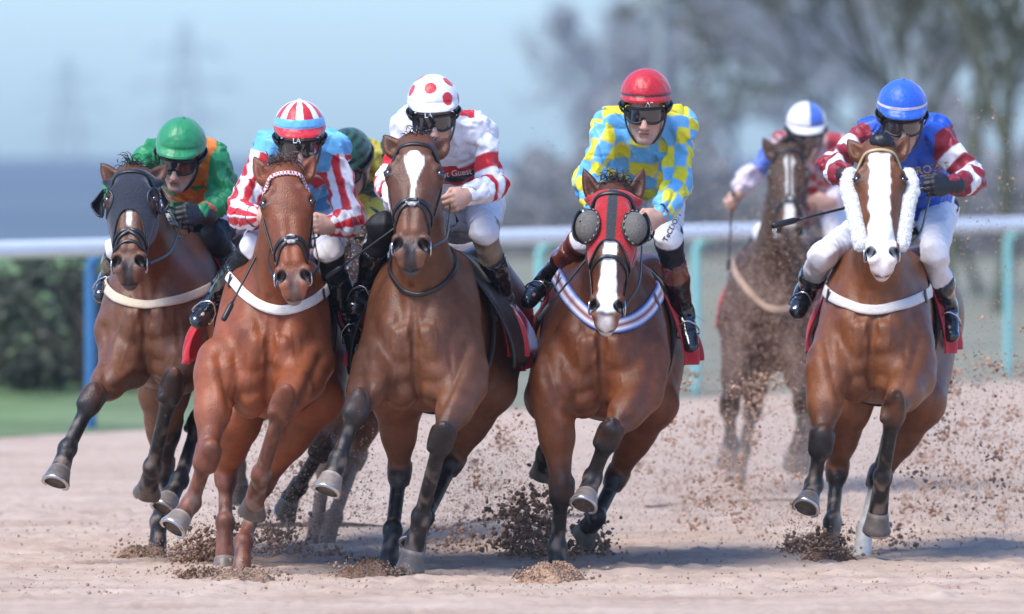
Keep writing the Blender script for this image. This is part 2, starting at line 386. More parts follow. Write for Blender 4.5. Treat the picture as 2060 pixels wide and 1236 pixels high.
    for s, mt in allS:
        zt = rail_pt(s)[2]; pts = [rail_pt(s, .16, -.1), rail_pt(s, .16, .5), rail_pt(s, .16, zt - .25), rail_pt(s, .15, zt - .13), rail_pt(s, .09, zt - .075), rail_pt(s, .0, zt - .055)]
        m = MB(); m.tube(spline(pts, 22), .036 if mt is turq else .042, 12, (.3, .3, .3)); m.build('post', mt, root)
# ---------------------------------------------------------------- vegetation
def bare_tree(name, label, cat, px, d, height, seed, spread=.55, trunk=.16, twigs=900, lean=0, group='bare trees behind the course', bark=(.045, .04, .03), tw=(.06, .052, .04)):
    r = np.random.default_rng(seed); base = P(px, 345 + _F * CAM_H / d, d); base[2] = -.1 - max(0, d - 260) * .006; root = thing(name, label, cat, tuple(base), group); m = MB(); tips = []
    def grow(p, dv, ln, rad, lev):
        pts = [p]; n = 5
        for i in range(n):
            dv = nrm(dv + r.normal(size=3) * .13 + np.array([0, 0, .06])); p = p + dv * ln / n; pts.append(p)
        m.tube(pts, np.linspace(rad, rad * .55, n + 1), 6 if lev < 2 else 4, bark, False)
        if lev >= 3: tips.append((p, dv)); tips.append((pts[3], dv)); return
        for i in range(r.integers(3, 5) if lev else r.integers(4, 6)):
            q = pts[-1] if i < 2 else pts[r.integers(2, n + 1)]; a = r.uniform(0, 6.28); sp_ = spread * r.uniform(.6, 1.3)
            x = nrm(np.cross(dv, r.normal(size=3))); grow(q, nrm(dv + x * sp_), ln * r.uniform(.55, .8), rad * .55, lev + 1)
    grow(base, nrm(np.array([lean, 0, 1.0])), height * .34, trunk, 0); m.build('trunk', material('bark_' + str(round(bark[0], 3)), rough=.9, spec=.1, noise=.3, nscale=4), root)
    m = MB(); per = max(2, twigs // max(1, len(tips)))
    for p, dv in tips:
        for _ in range(per):
            e = nrm(dv + r.normal(size=3) * .75 + np.array([0, 0, -.1])); L_ = height * r.uniform(.03, .1); a = p + r.normal(size=3) * height * .012; b = a + e * L_; w_ = np.cross(e, nrm(r.normal(size=3))) * height * .0016
            m.put([a - w_, a + w_, b + w_ * .3, b - w_ * .3], [(0, 1, 2, 3)], tw)
            for _ in range(2):
                t_ = r.uniform(.3, .9); a2 = a + (b - a) * t_; e2 = nrm(e + r.normal(size=3) * .8); b2 = a2 + e2 * L_ * .5; m.put([a2 - w_, a2 + w_, b2 + w_ * .2, b2 - w_ * .2], [(0, 1, 2, 3)], tw)
    m.build('crown', material('twigs_' + str(round(tw[0], 3)), rough=.9, spec=.1, noise=.3, nscale=2), root, False)
def bush(name, label, cat, px, d, w_, h_, seed, cols, n=2600, group='scrub beyond the rail', dense=1.0):
    r = np.random.default_rng(seed); base = P(px, 345 + _F * CAM_H / d, d); base[2] = -.05; root = thing(name, label, cat, tuple(base), group); m = MB()
    for _ in range(9):
        a = r.uniform(0, 6.28); e = base + np.array([math.cos(a) * w_ * .3, math.sin(a) * w_ * .2, h_ * r.uniform(.5, 1.0)]); m.tube(spline([base + r.normal(size=3) * .03, (base + e) / 2 + r.normal(size=3) * .06, e], 6), np.linspace(.03, .01, 6), 5, (.05, .04, .03), False)
    m.build('stem', material('bark_bush', rough=.9, noise=.3), root)
    cl = [(base + np.array([r.uniform(-.5, .5) * w_, r.uniform(-.35, .35) * w_, r.uniform(.1, 1.0) ** 1.3 * h_]), r.uniform(.08, .24) * min(w_, h_ * 1.4), r.uniform(.6, 1.4), r.random()) for _ in range(int(16 * dense))]
    m = MB()
    for _ in range(n):
        c, rad, br, kk = cl[r.integers(len(cl))]; v = nrm(r.normal(size=3)) * rad * r.uniform(.3, 1.1); p = c + v
        if p[2] < 0: continue
        t1 = nrm(r.normal(size=3)) * .05; t2 = np.cross(t1, nrm(r.normal(size=3))) * .6; co = np.array(cols[0]) * (1 - kk) + np.array(cols[1]) * kk
        m.put([p - t1, p + t2, p + t1, p - t2], [(0, 1, 2, 3)], co * r.uniform(.75, 1.25))
    m.build('foliage', material('bush_leaves', rough=.75, spec=.2), root, False)
def backdrop():
    dk = ((.06, .058, .045), (.125, .115, .085))
    for i, (px, d, w_, h_, cols) in enumerate([(-60, 70, 2.4, 1.1, ((.07, .075, .05), (.12, .125, .075))), (70, 73, 2.0, 1.0, dk), (190, 72, 1.7, 1.2, ((.065, .068, .05), (.11, .125, .075))), (300, 74, 2.0, .95, dk), (430, 75, 2.4, 1.1, dk), (560, 78, 2.4, 1.15, ((.05, .045, .035), (.1, .085, .06))), (690, 80, 2.4, 1.1, dk)]):
        bush('bush', ['pale green bush beyond the rail at the edge of the photo', 'dark bare-looking bush beyond the blue rail post', 'green-tinged dark bush just behind the blue rail post', 'dark bush seen between the legs and rail behind the hooded horse', 'dark bush hidden behind the chestnut horse', 'brownish bush behind the green-capped rider\'s horse', 'dark bush behind the half hidden horse'][i], 'bush', px, d, w_, h_, 50 + i, cols, 3200)
    T = [('bare tree with forked mossy stems at the far right edge', 2010, 112, 11, .9, .22, (.10, .10, .065)), ('bare tree with spreading mossy stems above the blue-capped rider', 1905, 118, 10, .8, .16, (.10, .10, .065)), ('slender bare tree near the right edge of the photo', 2090, 120, 10, .6, .16, (.10, .10, .07)),
         ('hazy bare tree behind the back rider', 1600, 230, 10, .8, .25, (.25, .245, .255)), ('hazy bare tree between the red and the white-and-blue cap', 1490, 240, 9.4, .8, .25, (.25, .245, .255)), ('hazy broad bare tree right of the red cap', 1400, 235, 8, .9, .22, (.25, .245, .255)), ('hazy bare tree right behind the red cap', 1290, 250, 8.2, .8, .22, (.25, .245, .255)), ('low hazy bare tree left of the red cap', 1200, 260, 6.6, .9, .2, (.25, .245, .255)), ('tall hazy bare tree above the back rider', 1690, 225, 11, .8, .25, (.25, .245, .255)), ('hazy bare tree behind the blue cap', 1800, 220, 9.5, .8, .25, (.25, .245, .255))]  # hazy trees: distance haze is put into their pale grey bark and twigs
    T += [('thin bare tree with upright fine branches left of the blue cap', 1745, 125, 9.5, .45, .13, (.10, .10, .07)), ('thin bare tree close behind the blue-capped rider', 1850, 132, 10, .45, .13, (.10, .10, .07)), ('fine-twigged bare tree filling the top right corner', 1975, 128, 9.5, .5, .12, (.10, .10, .065))]
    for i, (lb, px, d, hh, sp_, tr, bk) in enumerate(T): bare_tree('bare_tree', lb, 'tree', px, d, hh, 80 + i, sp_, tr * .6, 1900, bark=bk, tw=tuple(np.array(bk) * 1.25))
    # hedge line under the trees, haze painted in as pale grey
    r = np.random.default_rng(4); m = MB()
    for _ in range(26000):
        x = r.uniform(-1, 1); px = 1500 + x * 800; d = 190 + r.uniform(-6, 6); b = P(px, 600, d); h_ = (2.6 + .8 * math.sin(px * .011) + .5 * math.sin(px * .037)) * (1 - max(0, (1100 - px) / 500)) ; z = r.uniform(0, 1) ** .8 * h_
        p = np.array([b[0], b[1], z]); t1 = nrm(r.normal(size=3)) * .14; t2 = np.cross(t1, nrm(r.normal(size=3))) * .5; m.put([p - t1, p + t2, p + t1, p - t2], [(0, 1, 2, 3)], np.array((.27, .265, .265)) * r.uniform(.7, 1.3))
    root = thing('hedge', 'long winter hedge painted haze-pale under the hazy trees on the right', 'hedge', (10, 190, 0)); m.build('foliage', material('hazed_hedge_twigs', rough=.9, spec=.1), root, False)
    # floodlight pole, pylon, white shed
    b = P(1332, 600, 150); b[2] = 0; root = thing('lamp_pole', 'grey floodlight pole above the red cap, blurred by distance', 'pole', tuple(b)); g = material('galvanised_steel', (.3, .32, .33), .5, noise=.1)
    m = MB(); m.tube([b, b + np.array([0, 0, 9.0])], [.14, .09], 12); m.build('shaft', g, root); m = MB(); m.box(b + np.array([-.7, -.15, 8.9]), b + np.array([.7, .15, 9.15])); m.box(b + np.array([-.6, -.2, 9.15]), b + np.array([-.15, .12, 9.6])); m.box(b + np.array([.15, -.2, 9.15]), b + np.array([.6, .12, 9.6])); m.build('lamp_head', g, root)
    for px, d, lab in ((372, 1150, 'faint lattice electricity pylon on the hazy skyline above the green cap'), (135, 1500, 'smaller faint pylon on the skyline at the far left')):
        b = P(px, 345, d); b[2] = -8; root = thing('pylon', lab, 'pylon', tuple(b)); m = MB(); H_ = 30.0
        q = lambda f: 4.2 * (1 - f) ** 1.2 + .55
        for i in range(14):
            f0, f1 = i / 14, (i + 1) / 14; c0 = [b + np.array([sx * q(f0), sy * q(f0), H_ * f0]) for sx, sy in ((-1, -1), (1, -1), (1, 1), (-1, 1))]; c1 = [b + np.array([sx * q(f1), sy * q(f1), H_ * f1]) for sx, sy in ((-1, -1), (1, -1), (1, 1), (-1, 1))]
            for k in range(4): m.tube([c0[k], c1[k]], .14, 4, caps=False); m.tube([c0[k], c1[(k + 1) % 4]], .08, 4, caps=False); m.tube([c0[(k + 1) % 4], c1[k]], .08, 4, caps=False)
        m.build('lattice_tower', g, root); m = MB()
        for z, l in ((17, 5.5), (21.5, 7), (26, 5)):
            for sx in (-1, 1): m.tube([b + np.array([0, 0, z + 1.2]), b + np.array([sx * l, 0, z])], .12, 4); m.tube([b + np.array([0, 0, z - .6]), b + np.array([sx * l, 0, z])], .12, 4); m.tube([b + np.array([sx * l, 0, z]), b + np.array([sx * l, 0, z - 1.4])], .1, 4)
        m.build('crossarm', g, root)
    b = P(1090, 600, 205); b[2] = 0; root = thing('shed', 'low white shed far behind, between the white and the chequered rider', 'shed', tuple(b))
    m = MB(); m.box(b + np.array([-1.6, 0, 0]), b + np.array([1.9, 4, 1.25])); m.build('wall', material('white_render', (.72, .73, .75), .7, noise=.06), root, False)
    m = MB(); m.put([b + np.array(v) for v in ((-1.75, -.2, 1.22), (2.05, -.2, 1.22), (2.05, 2, 1.75), (-1.75, 2, 1.75), (-1.75, 4.2, 1.22), (2.05, 4.2, 1.22))], [(0, 1, 2, 3), (3, 2, 5, 4), (0, 3, 4), (1, 5, 2)]); m.build('roof', material('grey_sheet_roof', (.45, .47, .5), .5, noise=.1), root, False)
    m = MB(); m.box(b + np.array([-.5, -.03, 0]), b + np.array([.6, .02, 1.0])); m.build('door', material('grey_door', (.3, .34, .38), .5), root, False)
setting(); backdrop()
# ================================================================ horses
TORSO = [(-.17, .03, -.05, .03, .04), (-.12, .13, -.04, .12, .19), (-.02, .205, 0, .22, .30), (.13, .24, 0, .31, .355), (.35, .255, 0, .375, .375),
         (.6, .285, 0, .345, .37), (.9, .285, 0, .32, .335), (1.15, .265, 0, .315, .29), (1.4, .255, 0, .30, .26), (1.6, .215, 0, .25, .22), (1.74, .12, 0, .13, .13), (1.78, .02, 0, .03, .03)]
HEAD = [(-.13, .02, -.02, .02, .03), (-.08, .065, -.01, .05, .08), (0, .078, 0, .066, .10), (.12, .097, 0, .084, .125), (.25, .106, 0, .088, .15), (.36, .103, 0, .082, .165), (.5, .091, 0, .072, .135),
        (.65, .076, 0, .06, .09), (.78, .066, 0, .05, .066), (.88, .064, 0, .044, .062), (.96, .053, -.006, .036, .058), (1.02, .038, -.012, .024, .042), (1.05, .012, -.016, .01, .014)]
class Horse: pass
def build_horse(sp):
    h = Horse(); h.sp = sp; d = sp['d']; h.d = d; k0 = sp.get('s', 1.0); dusty = sp.get('dusty', False)
    J = lambda p: P(p[0], p[1], d + p[2]); h.J = J
    C = J((*sp['chest'], .1)); Rr = J((*sp['rump'], 1.5)); A = nrm(Rr - C)
    ro = radians(sp.get('roll', 0)); L = nrm(np.array([math.cos(ro), 0, math.sin(ro)])); L = nrm(L - A * (L @ A)); Vv = np.cross(L, A)
    sc = lambda rows: [[r[0] * k0] + [x * k0 for x in r[1:]] for r in rows]
    h.C, h.A, h.L, h.V = C, A, L, Vv
    wid = sp.get('wide', 1.0)
    tor = Loft(C, A, L, Vv, [[r[0] * k0, r[1] * k0 * wid] + [x * k0 for x in r[2:]] for r in TORSO], 2.15); h.torso = tor
    T = lambda u, v, w_: C + k0 * (L * u * wid + Vv * v + A * w_); h.T3 = T
    # head frame
    Hp, Hm = J(sp['poll']), J(sp['muz']); Ah = nrm(Hm - Hp); HL = np.linalg.norm(Hm - Hp); hr = radians(sp.get('hroll', 0)); yw = radians(sp.get('hyaw', 0))
    l = np.array([math.cos(hr) * math.cos(yw), math.sin(yw), math.sin(hr)]); Lh = nrm(l - Ah * (l @ Ah)); Vh = np.cross(Ah, Lh)
    hk = sp.get('hk', 1.0) * k0; h.HL = HL; h.hk = hk
    head = Loft(Hp, Ah, Lh, Vh, [[r[0] * HL] + [x * hk for x in r[1:]] for r in HEAD], 2.35); h.head = head
    Hh = lambda t, u, v: Hp + Ah * t * HL + (Lh * u + Vh * v) * hk; h.H3 = Hh
    # neck
    B = T(0, .07, .30); Q = Hh(.07, 0, -.075); An = nrm(Q - B); nl = np.linalg.norm(Q - B)
    Vn = Vv + Vh * .0; Vn = nrm(Vn - An * (Vn @ An)); Ln = np.cross(Vn, An)
    nk = Loft(B, An, Ln, Vn, [[-.25, .05, 0, .08, .1], [-.12, .175 * k0, 0, .2, .24], [0, .165 * k0, 0, .27, .30], [.28 * nl, .135 * k0, 0, .21, .25], [.6 * nl, .108 * k0, 0, .155, .175], [.88 * nl, .088 * k0, 0, .12, .13], [nl, .07 * k0, 0, .09, .09], [nl + .06, .02, 0, .03, .03]], 2.1); h.neck = nk
    # grid
    pts = [Hp, Hm, C, T(.33, .45, 0), T(-.33, -.4, 0), T(0, 0, 1.85), T(0, .45, 1.8), T(.33, 0, 1.5), T(-.33, 0, 1.5)]
    for leg in ('FL', 'FR', 'HL', 'HR'): pts += [J(p) for p in sp[leg]]
    for e in ('earL', 'earR'): pts.append(J(sp[e]))
    pts = np.array(pts); lo, hi = pts.min(0) - .13, pts.max(0) + .13; lo[2] = max(lo[2], -.12)
    hres = sp.get('res', .007)
    F = Field(axis(lo[0], hi[0], hres), axis(lo[1], hi[1], .016, [(lo[1], C[1] + .35, hres)]), axis(lo[2], hi[2], hres))
    rc, el = roundcone, ellipsoid
    F.add(tor.prim(), .02); F.add(nk.prim(), .13)
    AX = [L, A, Vv]
    for s in (-1, 1):                      # shoulder blades, breast muscles, quarters
        F.add(rc(T(s * .13, .26, .36), T(s * .195, -.07, .02), .075 * k0, .095 * k0), .09)
        F.add(rc(T(s * .10, .03, -.05), T(s * .095, -.16, -.075), .085 * k0, .095 * k0), .03)
        F.add(el(T(s * .088, -.235, -.055), np.array([.086, .105, .11]) * k0, AX), .006)
        F.add(rc(T(s * .05, .0, -.12), T(s * .105, -.17, -.10), .06 * k0, .07 * k0), .018)
        F.add(rc(T(s * .16, .10, 1.2), T(s * .165, -.1, 1.4), .17 * k0, .17 * k0), .1)
        F.add(rc(T(s * .19, .28, 1.08), T(s * .13, .24, 1.5), .05 * k0, .1 * k0), .12)
        F.add(rc(T(s * .13, .16, .08), T(s * .06, .05, -.06), .05 * k0, .05 * k0), .05)
    F.cut(rc(T(0, .12, -.205), T(0, -.36, -.20), .055 * k0, .055 * k0, L, .3), .06)
    for s in (-1, 1): F.cut(rc(T(s * .16, .02, -.19), T(s * .175, -.16, -.17), .05 * k0, .04 * k0, L, .3), .04)
    legs = {}
    def fore(key, s):
        E, K, Fe, Hf = [J(p) for p in sp[key]]; legs[key] = (E, K, Fe, Hf)
        So = T(s * .175, -.09, .06)
        F.add(rc(So, E, .12 * k0, .1 * k0), .03)
        E2 = E + (T(0, .07, .06) - T(0, 0, 0)); F.add(rc(E2, E * .5 + K * .5, .095 * k0, .072 * k0), .05)
        M = E + (K - E) * .45; dn = nrm(K - E); fr = np.array([0, -1.0, 0]); fr = nrm(fr - dn * (fr @ dn)); sd = np.cross(dn, fr)
        F.add(rc(E, M, .094 * k0, .076 * k0), .03); F.add(rc(M, K - dn * .05, .076 * k0, .048 * k0), .03)
        F.add(el(E + (K - E) * .28 + fr * .035 + sd * s * .02, np.array([.05, .06, .14]) * k0, [sd, fr, dn]), .012)
        F.add(el(E + (K - E) * .22 - sd * s * .045, np.array([.047, .06, .12]) * k0, [sd, fr, dn]), .012)
        lower(K, Fe, Hf, .058, E)
    def lower(K, Fe, Hf, kr, up, hind=False):
        dn = nrm(Fe - K); fr = np.array([0, -1.0, 0.0]); fr = nrm(fr - dn * (fr @ dn)); sd = np.cross(dn, fr); du = nrm(K - up)
        F.add(el(K + du * .0, np.array([kr * .98, kr * (1.2 if hind else .95), .078]) * k0, [sd, fr, nrm(dn + du)]), .026)
        for q in (-1, 1): F.add(rc(K + sd * q * kr * .55 - nrm(dn + du) * .035, K + sd * q * kr * .5 + nrm(dn + du) * .045, kr * .5 * k0, kr * .42 * k0), .014)
        F.add(el(K + fr * .015 + dn * .03, np.array([kr * .86, kr * .7, .05]) * k0, [sd, fr, dn]), .02)
        F.add(rc(K, Fe, .034 * k0, .03 * k0), .022); F.add(rc(K - fr * .034, Fe - fr * .03, .019 * k0, .022 * k0), .006)
        for q in (-1, 1): F.add(rc(K + sd * q * .022 - fr * .016, Fe + sd * q * .02 - fr * .014, .013 * k0, .014 * k0), .008)
        F.add(el(Fe, np.array([.046, .048, .046]) * k0, [sd, fr, dn]), .018)
        for q in (-1, 1): F.add(el(Fe - fr * .03 + sd * q * .02, np.array([.022, .024, .028]) * k0), .015)
        pd = nrm(Hf - Fe); co = Hf - pd * .03
        F.add(rc(Fe, co, .036 * k0, .047 * k0), .02)
    def hind(key, s):
        St, Ho, Fe, Hf = [J(p) for p in sp[key]]; legs[key] = (St, Ho, Fe, Hf)
        Hip = T(s * .15, .02, 1.35); dn = nrm(Ho - St)
        F.add(rc(Hip, St, .2 * k0, .125 * k0), .09)
        F.add(rc(Hip + A * .12, St * .45 + Ho * .55 + A * .05, .12 * k0, .06 * k0), .06)
        F.add(rc(St, St + (Ho - St) * .5, .115 * k0, .078 * k0), .04); F.add(rc(St + (Ho - St) * .4, Ho - dn * .04, .082 * k0, .05 * k0), .04)
        F.add(rc(Ho + A * .05 - dn * .02, Ho + A * .06 - dn * .14, .03 * k0, .018 * k0), .03)
        lower(Ho, Fe, Hf, .055, St, True)
    fore('FL', -1); fore('FR', 1); hind('HL', -1); hind('HR', 1); h.legs = legs
    # head details
    F.add(head.prim(), .05)
    for s in (-1, 1):
        F.add(el(Hh(.28, s * .090, .02), np.array([.034, .055, .046]) * hk, [Lh, Ah, Vh]), .025)          # orbit
        F.add(rc(Hh(.18, s * .07, .062), Hh(.245, s * .1, .048), .022 * hk, .017 * hk), .02); F.cut(el(Hh(.15, s * .088, .04), np.array([.02, .04, .03]) * hk, [Lh, Ah, Vh]), .03)               # brow
        F.add(rc(Hh(.36, s * .082, -.0), Hh(.56, s * .066, .012), .016 * hk, .01 * hk), .02)               # facial crest
        F.add(el(Hh(.36, s * .06, -.09), np.array([.042, .1, .075]) * hk, [Lh, Ah, Vh]), .03)             # jowl
        F.add(rc(Hh(.45, s * .03, .05), Hh(.78, s * .022, .04), .024 * hk, .02 * hk), .02)                 # nasal bone
        F.cut(el(Hh(.285, s * .116, .052), np.array([.02, .028, .02]) * hk, [Lh, Ah, Vh]), .01)
        a1, a2 = Hh(.84, s * .058, .026), Hh(.95, s * .038, .02)
        F.add(rc(a1, a2, .024 * hk, .031 * hk), .018)
        F.add(el(Hh(.99, s * .022, -.02), np.array([.03, .03, .04]) * hk, [Lh, Ah, Vh]), .02)
        ncx = Hh(.905, s * .057, .045); nax = [nrm(Lh * s * .8 + Ah * -.45), nrm(Ah * .85 + Lh * s * .5), Vh]
        F.cut(el(ncx, np.array([.021, .034, .038]) * hk, nax), .006)
    for s in (-1, 1): F.add(rc(Hh(.25, s * .098, .055), Hh(.285, s * .125, .047), .0085 * hk, .007 * hk), .008); F.add(rc(Hh(.31, s * .1, .056), Hh(.32, s * .118, .046), .007 * hk, .006 * hk), .008)
    F.add(el(Hh(1.0, 0, -.058), np.array([.036, .036, .03]) * hk, [Lh, Ah, Vh]), .015)                    # lower lip
    F.cut(rc(Hh(1.035, -.06, -.034), Hh(1.035, .06, -.034), .009, .009), .01)
    F.add(rc(Hh(.5, 0, -.11), Hh(.95, 0, -.06), .05 * hk, .03 * hk), .03)
    ears = []
    for s, key in ((-1, 'earL'), (1, 'earR')):
        b, tip = Hh(.045, s * .08, -.015), J(sp[key]); ea = nrm(tip - b); elen = np.linalg.norm(tip - b)
        fv = nrm(Vh * .8 + Lh * s * sp.get('earturn', .35) + np.array([0, -.5, 0])); fv = nrm(fv - ea * (fv @ ea)); lv = np.cross(fv, ea)
        if lv @ Lh < 0: lv = -lv
        q = Loft(b, ea, lv, fv, [[-.02, .02, 0, .02, .02], [0.0, .034 * hk, 0, .03, .03], [.28 * elen, .041 * hk, 0, .03, .032], [.58 * elen, .034 * hk, 0, .02, .026], [.84 * elen, .017 * hk, 0, .01, .014], [elen, .003, 0, .003, .004]])
        F.add(q.prim(), .02)
        cp = rc(b + ea * elen * .3 + fv * .034, b + ea * elen * .82 + fv * .02, .026 * hk, .008); F.cut(cp, .006); ears.append((b, ea, fv, elen, lv))
    h.ears = ears
    sl, Gd = F._blk(lo, hi, 0); amp = sstep(C[1] - .2, C[1] + .1, Gd[1]) * sstep(.5, .8, Gd[2]); sub = F.V[sl]; near_ = np.abs(sub) < .04
    sub += ((.0045 * amp * nz(Gd, 17, 3 + int(abs(C[0]) * 7), 8) + .0012 * nz(Gd, 48, 5, 8) * amp + .0005 * nz(Gd, 110, 6, 8)) * near_).astype(np.float32)
    V, Q4 = F.mesh(); del F
    # muscle edges and veins of the breast
    Nn = vnormals(V, Q4); X = (V - C) / k0; u_, v_, w_ = X @ L / wid, X @ Vv, X @ A
    ix = np.where((w_ < .3) & (np.abs(u_) < .32) & (v_ > -.46) & (v_ < .45) & (-(Nn @ A) > .1) & (np.linalg.norm(V - Hm, axis=1) > .3))[0]; p2 = np.stack([u_[ix], v_[ix]], 1); dsp = np.zeros(len(ix)); rj = np.random.default_rng(int(d * 10)); jt = lambda c: [(a + rj.normal() * .006, b + rj.normal() * .008) for a, b in c]
    dsp -= .009 * np.exp(-(poly_dist(p2, jt([(0, .2), (.004, 0), (-.004, -.15), (0, -.34)])) / .02) ** 2)
    for s in (-1, 1):
        for c_, dp, sg in (([(.03, -.31), (.10, -.335), (.155, -.28), (.20, -.18), (.235, -.06)], .014, .024), ([(.02, -.09), (.07, -.12), (.12, -.10), (.16, -.03), (.185, .05)], .006, .026), ([(.095, .36), (.08, .2), (.05, .06), (.03, -.03)], .010, .026)):
            q = poly_dist(p2, jt([(a * s, b) for a, b in c_])); dsp += -dp * np.exp(-(q / sg) ** 2) + dp * .2 * np.exp(-((q - 2.3 * sg) / sg) ** 2)
        for c_ in ([(.09, .1), (.105, -.02), (.09, -.12), (.105, -.24)], [(.105, -.02), (.14, -.08), (.19, -.1)], [(.17, -.2), (.18, -.3), (.17, -.42)]):
            dsp += .0018 * np.exp(-(poly_dist(p2, jt([(a * s, b) for a, b in c_])) / .0055) ** 2)
    V[ix] += Nn[ix] * (dsp * k0 * sstep(.1, .45, -(Nn[ix] @ A)))[:, None]
    # ---- coat colours (markings of the animal)
    n = len(V); base = np.array(sp['coat']) * np.array((.86, .62, .44)); c = np.tile(base, (n, 1)); pt = np.array(sp.get('points', (.014, .011, .010)))
    N1 = nz(V, 9, 1); N2 = nz(V, 45, 2); N3 = nz(V, 130, 3)
    tv = (V - C) @ A / k0; vv = (V - C) @ Vv / k0
    c *= (1 + .14 * N1 + .06 * N2)[:, None]
    c = mixc(c, base * .62, sstep(.18, .42, vv) * .5)                       # darker topline
    c = mixc(c, base * 1.15 + .01, sstep(.1, .0, np.abs(vv + .3) - .05) * .35)
    c = mixc(c, base * .32, sstep(-.12, .22, vv + .06 * N1) * (tv < .6) * sp.get('darkneck', .15))
    for key, lg in legs.items():
        hindl = key[0] == 'H'; best = np.full(n, 9.); par = np.zeros(n)
        for i in range(3):
            a, b = lg[i], lg[i + 1]; dd = b - a; t = np.clip(((V - a) @ dd) / (dd @ dd), 0, 1); q = np.linalg.norm(V - a - t[:, None] * dd, axis=1)
            m = q < best; best[m] = q[m]; par[m] = (t + i)[m]
        near = sstep(.17, .10, best)
        st0, st1 = (.6, 1.4) if hindl else (.42, 1.22)
        wgt = sstep(st0, st1, par + .14 * N1 + .1 * N2) * near * sp.get('ptw', 1)
        c = c * (1 - wgt)[:, None] + (pt[None] * (1 + .45 * N2 + .3 * N3)[:, None]) * wgt[:, None]; c = mixc(c, (.24, .17, .13), near * sstep(.1, .9, nz(V, 60, 11) * .7 + N3 * .4 + .25 * (par - 1.6)) * sstep(.9, 1.8, par) * .65)
        sock = sp.get('socks', {}).get(key)
        if sock: c = mixc(c, (.62, .57, .5), sstep(sock - .06, sock + .06, par + .05 * N2) * near)
        dcl = sp.get('dusty_legs', {}).get(key)
        if dcl: c = mixc(c, (.32, .21, .15), sstep(dcl, dcl + .8, par + .15 * N2) * near * .75)
    X = V - Hp; t = X @ Ah / HL; u = X @ Lh / hk; v = X @ Vh / hk
    onh = (t > -.05) & (t < 1.2) & (np.abs(u) < .16) & (v > -.25) & (v < .15)
    hw = onh.astype(float)
    c = mixc(c, base * 1.2, hw * .35 * sstep(.02, -.06, v) * sstep(.5, .2, t))
    mz = sp.get('muzzle', (.035, .026, .024)); mt = sp.get('muzt', .84)
    c = mixc(c, mz, hw * sstep(mt, mt + .1, t + .02 * N2 + .05 * np.exp(-((np.abs(u) - .05) / .03) ** 2)) * .9)
    c = mixc(c, base * 1.5 + .03, hw * sstep(.93, .98, t + .02 * N3) * sstep(.016, .036, np.abs(u) + .006 * N2) * sp.get('lipw', .65))
    c = mixc(c, np.array(mz) * 2.2 + .04, hw * sstep(.97, 1.01, t + .012 * N3) * sstep(-.02, -.05, v) * .7)
    c = mixc(c, base * 1.35, hw * sstep(.12, .0, np.abs(t - .76)) * .35 * (np.abs(u) < .09))
    ed = np.sqrt(((t - .285) * HL / hk) ** 2 + (np.abs(u) - .112) ** 2 + (v - .05) ** 2)
    c = mixc(c, (.018, .011, .009), hw * sstep(.036, .026, ed)); c = mixc(c, base * .55, hw * sstep(.07, .035, ed) * .5)
    if 'face' in sp: c = sp['face'](c, t, u, v, N2, N3, hw)
    nd = np.minimum(*[np.linalg.norm((X - (Ah * .905 * HL + (Lh * s * .054 + Vh * .036) * hk)), axis=1) for s in (-1, 1)])
    c = mixc(c, (.006, .004, .004), hw * sstep(.034, .024, nd))
    c = mixc(c, (.03, .01, .009), hw * sstep(.012, .004, np.abs(t - 1.03)) * sstep(.02, .005, np.abs(v + .034)))
    for b, ea, fv, el_, lv in ears:
        X = V - b; te = X @ ea / el_; fe = X @ fv; le = np.abs(X @ lv); m = ((te > .12) & (te < 1.1) & (np.linalg.norm(X, axis=1) < el_ * 1.15) & (le < .05)).astype(float)
        c = mixc(c, base * .22 + .004, m * sstep(.014, .003, fe) * sstep(.034, .02, le) * sstep(.95, .7, te)); c = mixc(c, (.012, .009, .008), m * sstep(.8, 1, te) * .8)
    root = thing(sp['name'], sp['label'], 'horse', (C[0], C[1] + .5, 0), 'racehorses galloping in the bunch'); h.root = root
    body = mesh_obj('body', V, Q4, M_COAT_DUSTY() if dusty else M_COAT(), root, np.clip(c, .003, .9)); h.body = body
    h.bvh = BVHTree.FromPolygons([tuple(p) for p in V], [tuple(q) for q in Q4.tolist()])
    # eyes
    for s in (-1, 1):
        m = MB(); ce = Hh(.285, s * .107, .036); r = .0225 * hk; G = []
        for i in range(13):
            ph = math.pi * i / 12; G.append([ce + r * (Ah * math.cos(ph) + math.sin(ph) * (Lh * math.cos(a) * .9 + Vh * math.sin(a))) for a in np.linspace(0, 2 * math.pi, 17)[:-1]])
        m.grid(G, closed=True); m.build('eye', M_EYE(), root)
    # hooves (> shoe)
    for key, lg in legs.items():
        Fe, Hf = lg[2], lg[3]; pd = nrm(Hf - Fe); hoof(root, Hf, pd, sp.get('toe', {}).get(key, (0, -1, 0)), k0, sp.get('hoofcol', (.2, .16, .13)), key in sp.get('palehoof', ()))
    return h
